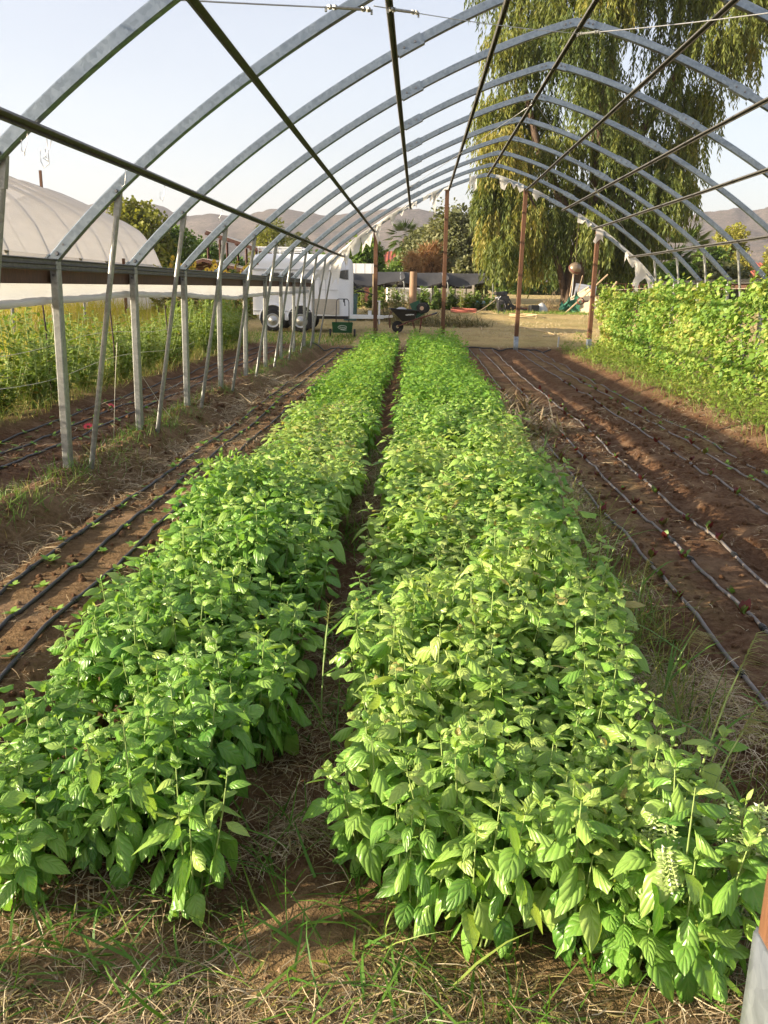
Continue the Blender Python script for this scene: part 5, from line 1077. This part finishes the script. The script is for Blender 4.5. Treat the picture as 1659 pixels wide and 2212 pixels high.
# the great drooping pepper tree
def pepper(loc, seed=5):
    r_ = np.random.default_rng(seed); z0 = zg1(*loc); e = empty('pepper_tree', (loc[0], loc[1], z0), 0, 'towering drooping pepper tree with long hanging yellow green strands', 'tree', 'trees beyond the beds')
    g = MB()
    limb(g, [(0, 0, -.4), (.1, 0, 1.6), (.5, .2, 3.6), (1.0, .2, 5.8), (.8, 0, 8.6), (1.3, .3, 12), (1.6, 0, 16)], .62, .12, 12)
    limb(g, [(.5, .2, 3.4), (-.8, .3, 5.6), (-2.2, -.2, 8), (-3.2, 0, 11.5), (-3.4, .3, 15)], .32, .07, 8); limb(g, [(1.0, .2, 5.6), (2.6, .5, 8), (4.4, .2, 11), (5.6, 0, 14.5), (6.6, .4, 17)], .34, .07, 8)
    limb(g, [(-.2, -.2, .2), (-.7, -.4, 2), (-1.6, -.5, 4), (-2.6, -.5, 5.8)], .22, .06, 7); limb(g, [(.9, 0, 4.6), (2.4, -.8, 5.5), (4.0, -.9, 6.2)], .18, .05, 7); limb(g, [(-.3, -.6, 0), (-.1, -.7, 2.2), (-.5, -.8, 4.4)], .14, .05, 6)
    limb(g, [(1.0, -.2, 8), (.4, -.6, 11), (-.6, -.7, 14.6)], .2, .05, 7)
    lob = []
    def row(y, pts):
        for x, r in pts: lob.append((x, y, r))
    row(-260, ((1080, 70), (1200, 80), (1330, 80), (1450, 70))); row(-170, ((1030, 60), (1130, 80), (1260, 80), (1390, 80), (1500, 70))); row(-80, ((1050, 70), (1150, 70), (1260, 70), (1370, 70), (1480, 70), (1570, 60)))
    row(10, ((1040, 50), (1110, 60), (1240, 60), (1330, 60), (1440, 60), (1520, 60), (1595, 45))); row(95, ((1085, 50), (1150, 60), (1235, 50), (1300, 45), (1400, 55), (1480, 55), (1545, 40)))
    row(180, ((1050, 40), (1110, 60), (1190, 60), (1280, 55), (1370, 55), (1440, 55), (1490, 45))); row(270, ((1055, 45), (1130, 55), (1210, 55), (1300, 50), (1380, 55), (1440, 45)))
    row(350, ((1060, 45), (1110, 50), (1190, 50), (1290, 40), (1360, 50), (1425, 40))); row(425, ((1050, 40), (1095, 45), (1150, 45), (1230, 40), (1310, 45), (1380, 45), (1410, 35)))
    row(490, ((1055, 35), (1110, 45), (1180, 40), (1250, 30), (1320, 40), (1390, 35))); row(545, ((1065, 30), (1130, 38), (1210, 28), (1300, 35), (1350, 30)))
    k = 48/1868.5; P, D, L, TI = [], [], [], []
    for (px, py, pr_) in lob:
        c = np.array([(px-905)*k-loc[0], r_.normal(0, 1.9)-.3, 1.55+(624+.0165*(px-905)-py)*k*1.02-z0]); q = pr_*k*1.05; tone = r_.normal(0, .11)+(.16 if (px < 1130 and py > 330) else 0)+(.12 if r_.random() < .12 else 0)
        ns = int((62+q*66)*(.55 if (py < 330 and r_.random() < .2) else 1))
        for s_ in range(ns):
            v = r_.normal(0, 1, 3); v /= np.linalg.norm(v); st = c+v*q*r_.random()**.5*np.array([1, 1, .75]); ln = (1.0+1.7*r_.random())*(1.0 if py < 520 else .8); dr = np.array([v[0]*.22+r_.normal(0, .06), v[1]*.22, 0]); t0 = tone+r_.normal(0, .08)
            nn = int(ln/.085)
            if st[2]-ln < .5: ln = max(.5, st[2]-.5-.5*r_.random())
            ts = (np.arange(nn)+r_.random(nn))/nn; pts = st+dr*ts[:, None]**.6*1.6; pts[:, 2] = st[2]-ln*ts**1.25+.22*np.sin(ts*2)
            az = r_.random(nn)*6.28; sp_ = .55*(1-ts*.4); P.append(pts); D.append(np.stack([np.cos(az)*sp_+dr[0]*.5, np.sin(az)*sp_, -1+.25*r_.random(nn)], 1)); L.append(.20+.20*r_.random(nn)); TI.append(np.clip(.40+t0+.12*(1-ts)+r_.normal(0, .10, nn), 0, 1))
    P = np.concatenate(P); D = np.concatenate(D); L = np.concatenate(L); TI = np.concatenate(TI)
    V, F, U = scatter(T_DIAM, frames(D, None, r_.random(len(P))*6.28), P, np.stack([L*.24, L, L], 1))
    g.build('trunk', MT['bark'], e, True); link('crown', npmesh('crown', V, F, [MT['pepper']], np.repeat(TI, 4)), e); print('pepper leaves', len(P))
pepper((8.1, 48.0))
def at(px, Y): return ((px-905)/1868.5*Y, Y)
def hgt(py, Y, px=905): return 1.55+(622+.0165*(px-905)-py)/1868.5*Y
def tpx(name, px, ptop, wpx, Y, m, lab, **k):
    x, y = at(px, Y); z = zg1(x, y); tree(name, (x, y), hgt(ptop, Y, px)-z, wpx/1868.5*Y/2, m, lab, **k)
tpx('palo_verde', 310, 452, 150, 62, 'yelleaf', 'yellow green open crowned tree behind the white tunnel', n_leaf=7000, ls=(.14, .3), seed=21, low=.3)
tpx('dark_tree', 385, 500, 110, 66, 'midleaf', 'darker green rounded tree right of the yellow green one', n_leaf=6000, seed=22)
tpx('distant_tree', 455, 530, 90, 75, 'midleaf', 'low green tree behind the dark red shed', n_leaf=3600, seed=23)
tpx('eucalyptus', 590, 488, 90, 80, 'yelleaf', 'tall thin olive tree right of the dark red shed', n_leaf=5000, seed=24, low=.2, T=T_LANCE, lw=.3, ls=(.2, .45))
tpx('dark_conifer', 650, 515, 70, 85, 'greyleaf', 'dark grey green tree beyond the trailer roof', n_leaf=4200, seed=25)
tpx('mesquite', 790, 525, 105, 55, 'midleaf', 'bright green bushy tree behind the trailer nose', n_leaf=8000, seed=26, low=.15, ls=(.1, .24))
tpx('small_bush', 868, 565, 70, 70, 'midleaf', 'low green bush under the fan palm', n_leaf=3000, seed=27, low=.1)
tpx('grey_olive', 985, 468, 170, 60, 'greyleaf', 'broad grey green tree behind the black shade cloth', n_leaf=15000, seed=28, low=.1, ls=(.1, .24), nl=26)
tpx('grey_olive', 915, 500, 110, 64, 'greyleaf', 'smaller grey green tree left of the broad one', n_leaf=8000, seed=29, low=.1, ls=(.1, .24))
tpx('dead_bush', 930, 535, 60, 57, 'brownleaf', 'brown dead bush with upright twigs in front of the grey green trees', n_leaf=3600, seed=30, low=.25, T=T_LANCE, lw=.12, hang=.9, ls=(.2, .5))
tpx('dead_bush', 893, 552, 40, 56, 'brownleaf', 'smaller brown dead bush left of the larger one', n_leaf=1800, seed=31, low=.25, T=T_LANCE, lw=.12, hang=.9, ls=(.2, .5))
tpx('olive_sapling', 1010, 560, 70, 54, 'greyleaf', 'low pale olive shrub beside the shade cloth end', n_leaf=3500, seed=32, low=.15)
tpx('yellow_tree', 1540, 500, 80, 85, 'yelleaf', 'pale yellow green tree against the right hills', n_leaf=5000, seed=33)
tpx('dark_tree', 1500, 545, 110, 72, 'midleaf', 'dark green tree left of the red roofed house', n_leaf=6000, seed=34, low=.1)
tpx('yellow_tree', 1640, 535, 90, 95, 'yelleaf', 'thin yellow green tree behind the red roof', n_leaf=4200, seed=35)
tpx('brown_shrub', 1530, 580, 120, 55, 'greyleaf', 'low grey shrub behind the right arch feet', n_leaf=5000, seed=36, low=.08)
tpx('brown_shrub', 1640, 585, 110, 58, 'yelleaf', 'low olive shrub below the red roofed house', n_leaf=4500, seed=37, low=.08)
tpx('green_shrub', 1440, 575, 80, 52, 'midleaf', 'deep green shrub right of the drooping tree', n_leaf=5000, seed=38, low=.08)
tpx('hedge_tree', 1330, 560, 120, 56, 'midleaf', 'dark green bushy tree behind the drooping strands', n_leaf=6000, seed=39, low=.08)
for i, (px, pt, wp, Y) in enumerate(((700, 560, 120, 95), (760, 575, 100, 100), (1120, 565, 130, 90), (1230, 560, 140, 92), (510, 570, 120, 90), (215, 540, 160, 95), (80, 540, 170, 95), (1700, 560, 150, 90))):
    tpx('far_tree', px, pt, wp, Y, ('midleaf', 'greyleaf')[i % 2], 'far rounded green tree in the belt before the hills' if i % 2 == 0 else 'far rounded grey green tree in the belt before the hills', n_leaf=3000, seed=50+i, low=.05, ls=(.2, .45), grp='far tree belt')
def palm(px, py, Y, lab, seed, r=1.5, dead=True):
    x, y = at(px, Y); z = zg1(x, y); h = hgt(py, Y, px)-z; r_ = np.random.default_rng(seed); e = empty('fan_palm', (x, y, z), 0, lab, 'palm', 'fan palms'); g = MB(); limb(g, [(0, 0, -.2), (.1, 0, h*.5), (.05, 0, h)], .26, .2, 8); g.build('trunk', MT['bark'], e, True); g = MB(); P, D, L, TI = [], [], [], []
    for i in range(34):
        a = i*2.4; el = 1.25-2.3*(i/34); d0 = np.array([math.cos(a)*math.cos(el), math.sin(a)*math.cos(el), math.sin(el)]); c = np.array([.05, 0, h])+d0*r*.55; s_ = np.cross(d0, [0, 0, 1]); s_ /= np.linalg.norm(s_); 
        for q in np.linspace(-1.1, 1.1, 13):
            P.append(c); D.append(d0*math.cos(q)+s_*math.sin(q)+np.array([0, 0, -.25])); L.append(r*.6*(1-.25*abs(q))); TI.append(.15+.5*r_.random()+(.5 if i > 28 else 0))
    P, D, L = np.array(P), np.array(D), np.array(L); V, F, U = scatter(T_DIAM, frames(D), P, np.stack([L*.12, L, L], 1)); link('fronds', npmesh('fronds', V, F, [MT['palm']], np.repeat(np.clip(TI, 0, 1), 4)), e)
palm(872, 524, 85, 'fan palm standing between the two groups of trees', 1, 1.9); palm(1445, 560, 62, 'leafy fan palm at the right edge of the drooping tree', 2, 2.3); palm(1420, 590, 56, 'lower fan palm below the taller right one', 3, 1.8)

# ------------------------------------------------------------------ shed, houses, sunflowers
sx_, sy_ = -9.4, 48.0; sz_ = zg1(sx_, sy_)
sd_ = empty('open_shed', (sx_, sy_, sz_), 0, 'open timber shed with a two level dark red roof frame behind the sunflowers', 'shed')
g = MB()
def beam(a, c, w_=.11, m=0): g.sweep([a, c], rprof(w_/2, w_/2, .008), (0.02, .01, 1), m)
for x in (-1.6, -.6, .4, 1.5):
    for y in (-1.4, 1.4): beam((x, y, 0), (x, y, 3.35-.28*(x+1.6)), .10)
g.build('post', MT['shedwood'], sd_); g = MB()
def roof(x0, z0, x1, z1, y0, y1, nx, ny, nm, mtr):
    global g
    g = MB()
    for i in range(nx+1): t = i/nx; beam((x0+(x1-x0)*t, y0, z0+(z1-z0)*t), (x0+(x1-x0)*t, y1, z0+(z1-z0)*t), .12)
    for j in range(ny+1): t = j/ny; yy = y0+(y1-y0)*t; beam((x0, yy, z0+.08), (x1, yy, z1+.08), .14)
    fo_ = g.build('roof_frame', MT['shedwood'], sd_); g = MB(); g.add([(x0, y0, z0+.17), (x1, y0, z1+.17), (x1, y1, z1+.17), (x0, y1, z0+.17), (x0, y0, z0+.19), (x1, y0, z1+.19), (x1, y1, z1+.19), (x0, y1, z0+.19)], [(0, 3, 2, 1), (4, 5, 6, 7), (0, 1, 5, 4), (1, 2, 6, 5), (2, 3, 7, 6), (3, 0, 4, 7)]); g.build('roof_panel', MT[mtr], fo_)
roof(-1.5, 3.45, 2.3, 2.25, -2.2, 1.8, 5, 3, 'roof', 'shedroof')
roof(-3.0, 1.6, -1.6, 2.05, -2.6, 1.6, 2, 2, 'roof', 'shedroof'); roof(-1.6, 2.05, 1.9, 1.25, -2.6, 1.6, 4, 2, 'roof', 'shedroof')
def hou(name, px, Y, w_, d, h, rh, lab):
    x, y = at(px, Y); z = zg1(x, y)-.2; e = empty(name, (x, y, z), 0, lab, 'house', 'houses with red roofs'); g = MB(); g.box((0, 0, h/2), (w_, d, h)); g.build('wall', MT['stucco'], e)
    g = MB(); o_ = .5; A = [(-w_/2-o_, -d/2-o_, h-.05), (w_/2+o_, -d/2-o_, h-.05), (w_/2+o_, d/2+o_, h-.05), (-w_/2-o_, d/2+o_, h-.05), (-w_/2+d/2, 0, h+rh), (w_/2-d/2, 0, h+rh)]
    g.add(A, [(0, 1, 5, 4), (1, 2, 5), (2, 3, 4, 5), (3, 0, 4), (3, 2, 1, 0)]); rf = g.build('roof', MT['tile'], e); g = MB()
    for i in range(int(w_/.5)):
        xx = -w_/2+i*.5; zt = min(1, (xx+w_/2+o_)/(d/2+o_), (w_/2+o_-xx)/(d/2+o_)); g.tube([(xx, -d/2-o_, h-.02), (xx, -d/2-o_+(d/2+o_)*zt, h-.02+(rh+.05)*zt)], .06, 5)
    g.build('tile_ridge', MT['tile'], rf)
    for q in (-.3, .1, .35):
        g = MB(); g.box((w_*q, -d/2-.02, h*.55), (1.1, .08, 1.1)); f_ = g.build('window', MT['whiteplain'], e); g = MB(); g.box((w_*q, -d/2-.05, h*.55), (.9, .06, .9)); g.build('pane', MT['glass'], f_)
hou('house', 1610, 105, 11, 8, 2.5, 1.5, 'tan house with a red tile roof behind the right shrubs'); hou('house', 855, 125, 8, 6, 4.0, 1.4, 'tan house with a red roof glimpsed left of the fan palm'); hou('house', 1500, 98, 5, 5, 2.3, 1.2, 'small tan house end with red tiles left of the other right house')
SU = [bushy(500+i, 1.75, .28, 'yelleaf', 5, 14, 1.6, T=T_OVAL, ln=(.14, .26), stemm='drystem') for i in range(3)]
for i in range(22):
    x = -9.7+i*.165+random.uniform(-.1, .1); y = 33+random.uniform(-1, 1); e = bush(SU[i % 3], (x, y), (1, 1, random.uniform(.85, 1.2)), 'sunflower', 'tall yellow sunflower plant in front of the dark red shed', 'sunflower', 'sunflowers before the shed', fl=(FY, 3, (R(75), 0, 0)))
# haze
m = bpy.data.materials.new('haze_air'); m.use_nodes = True; n = m.node_tree; n.nodes.remove(n.nodes['Principled BSDF'])
pv = n.nodes.new('ShaderNodeVolumePrincipled'); pv.inputs['Color'].default_value = (.80, .79, .86, 1); pv.inputs['Density'].default_value = .00022; pv.inputs['Anisotropy'].default_value = .2
n.links.new(pv.outputs[0], n.nodes['Material Output'].inputs['Volume'])
g = MB(); g.box((0, 2400, 90), (10400, 5800, 186)); o = g.build('haze', m); tag(o, 'thin pale air haze in front of the hills', None, None, 'stuff')
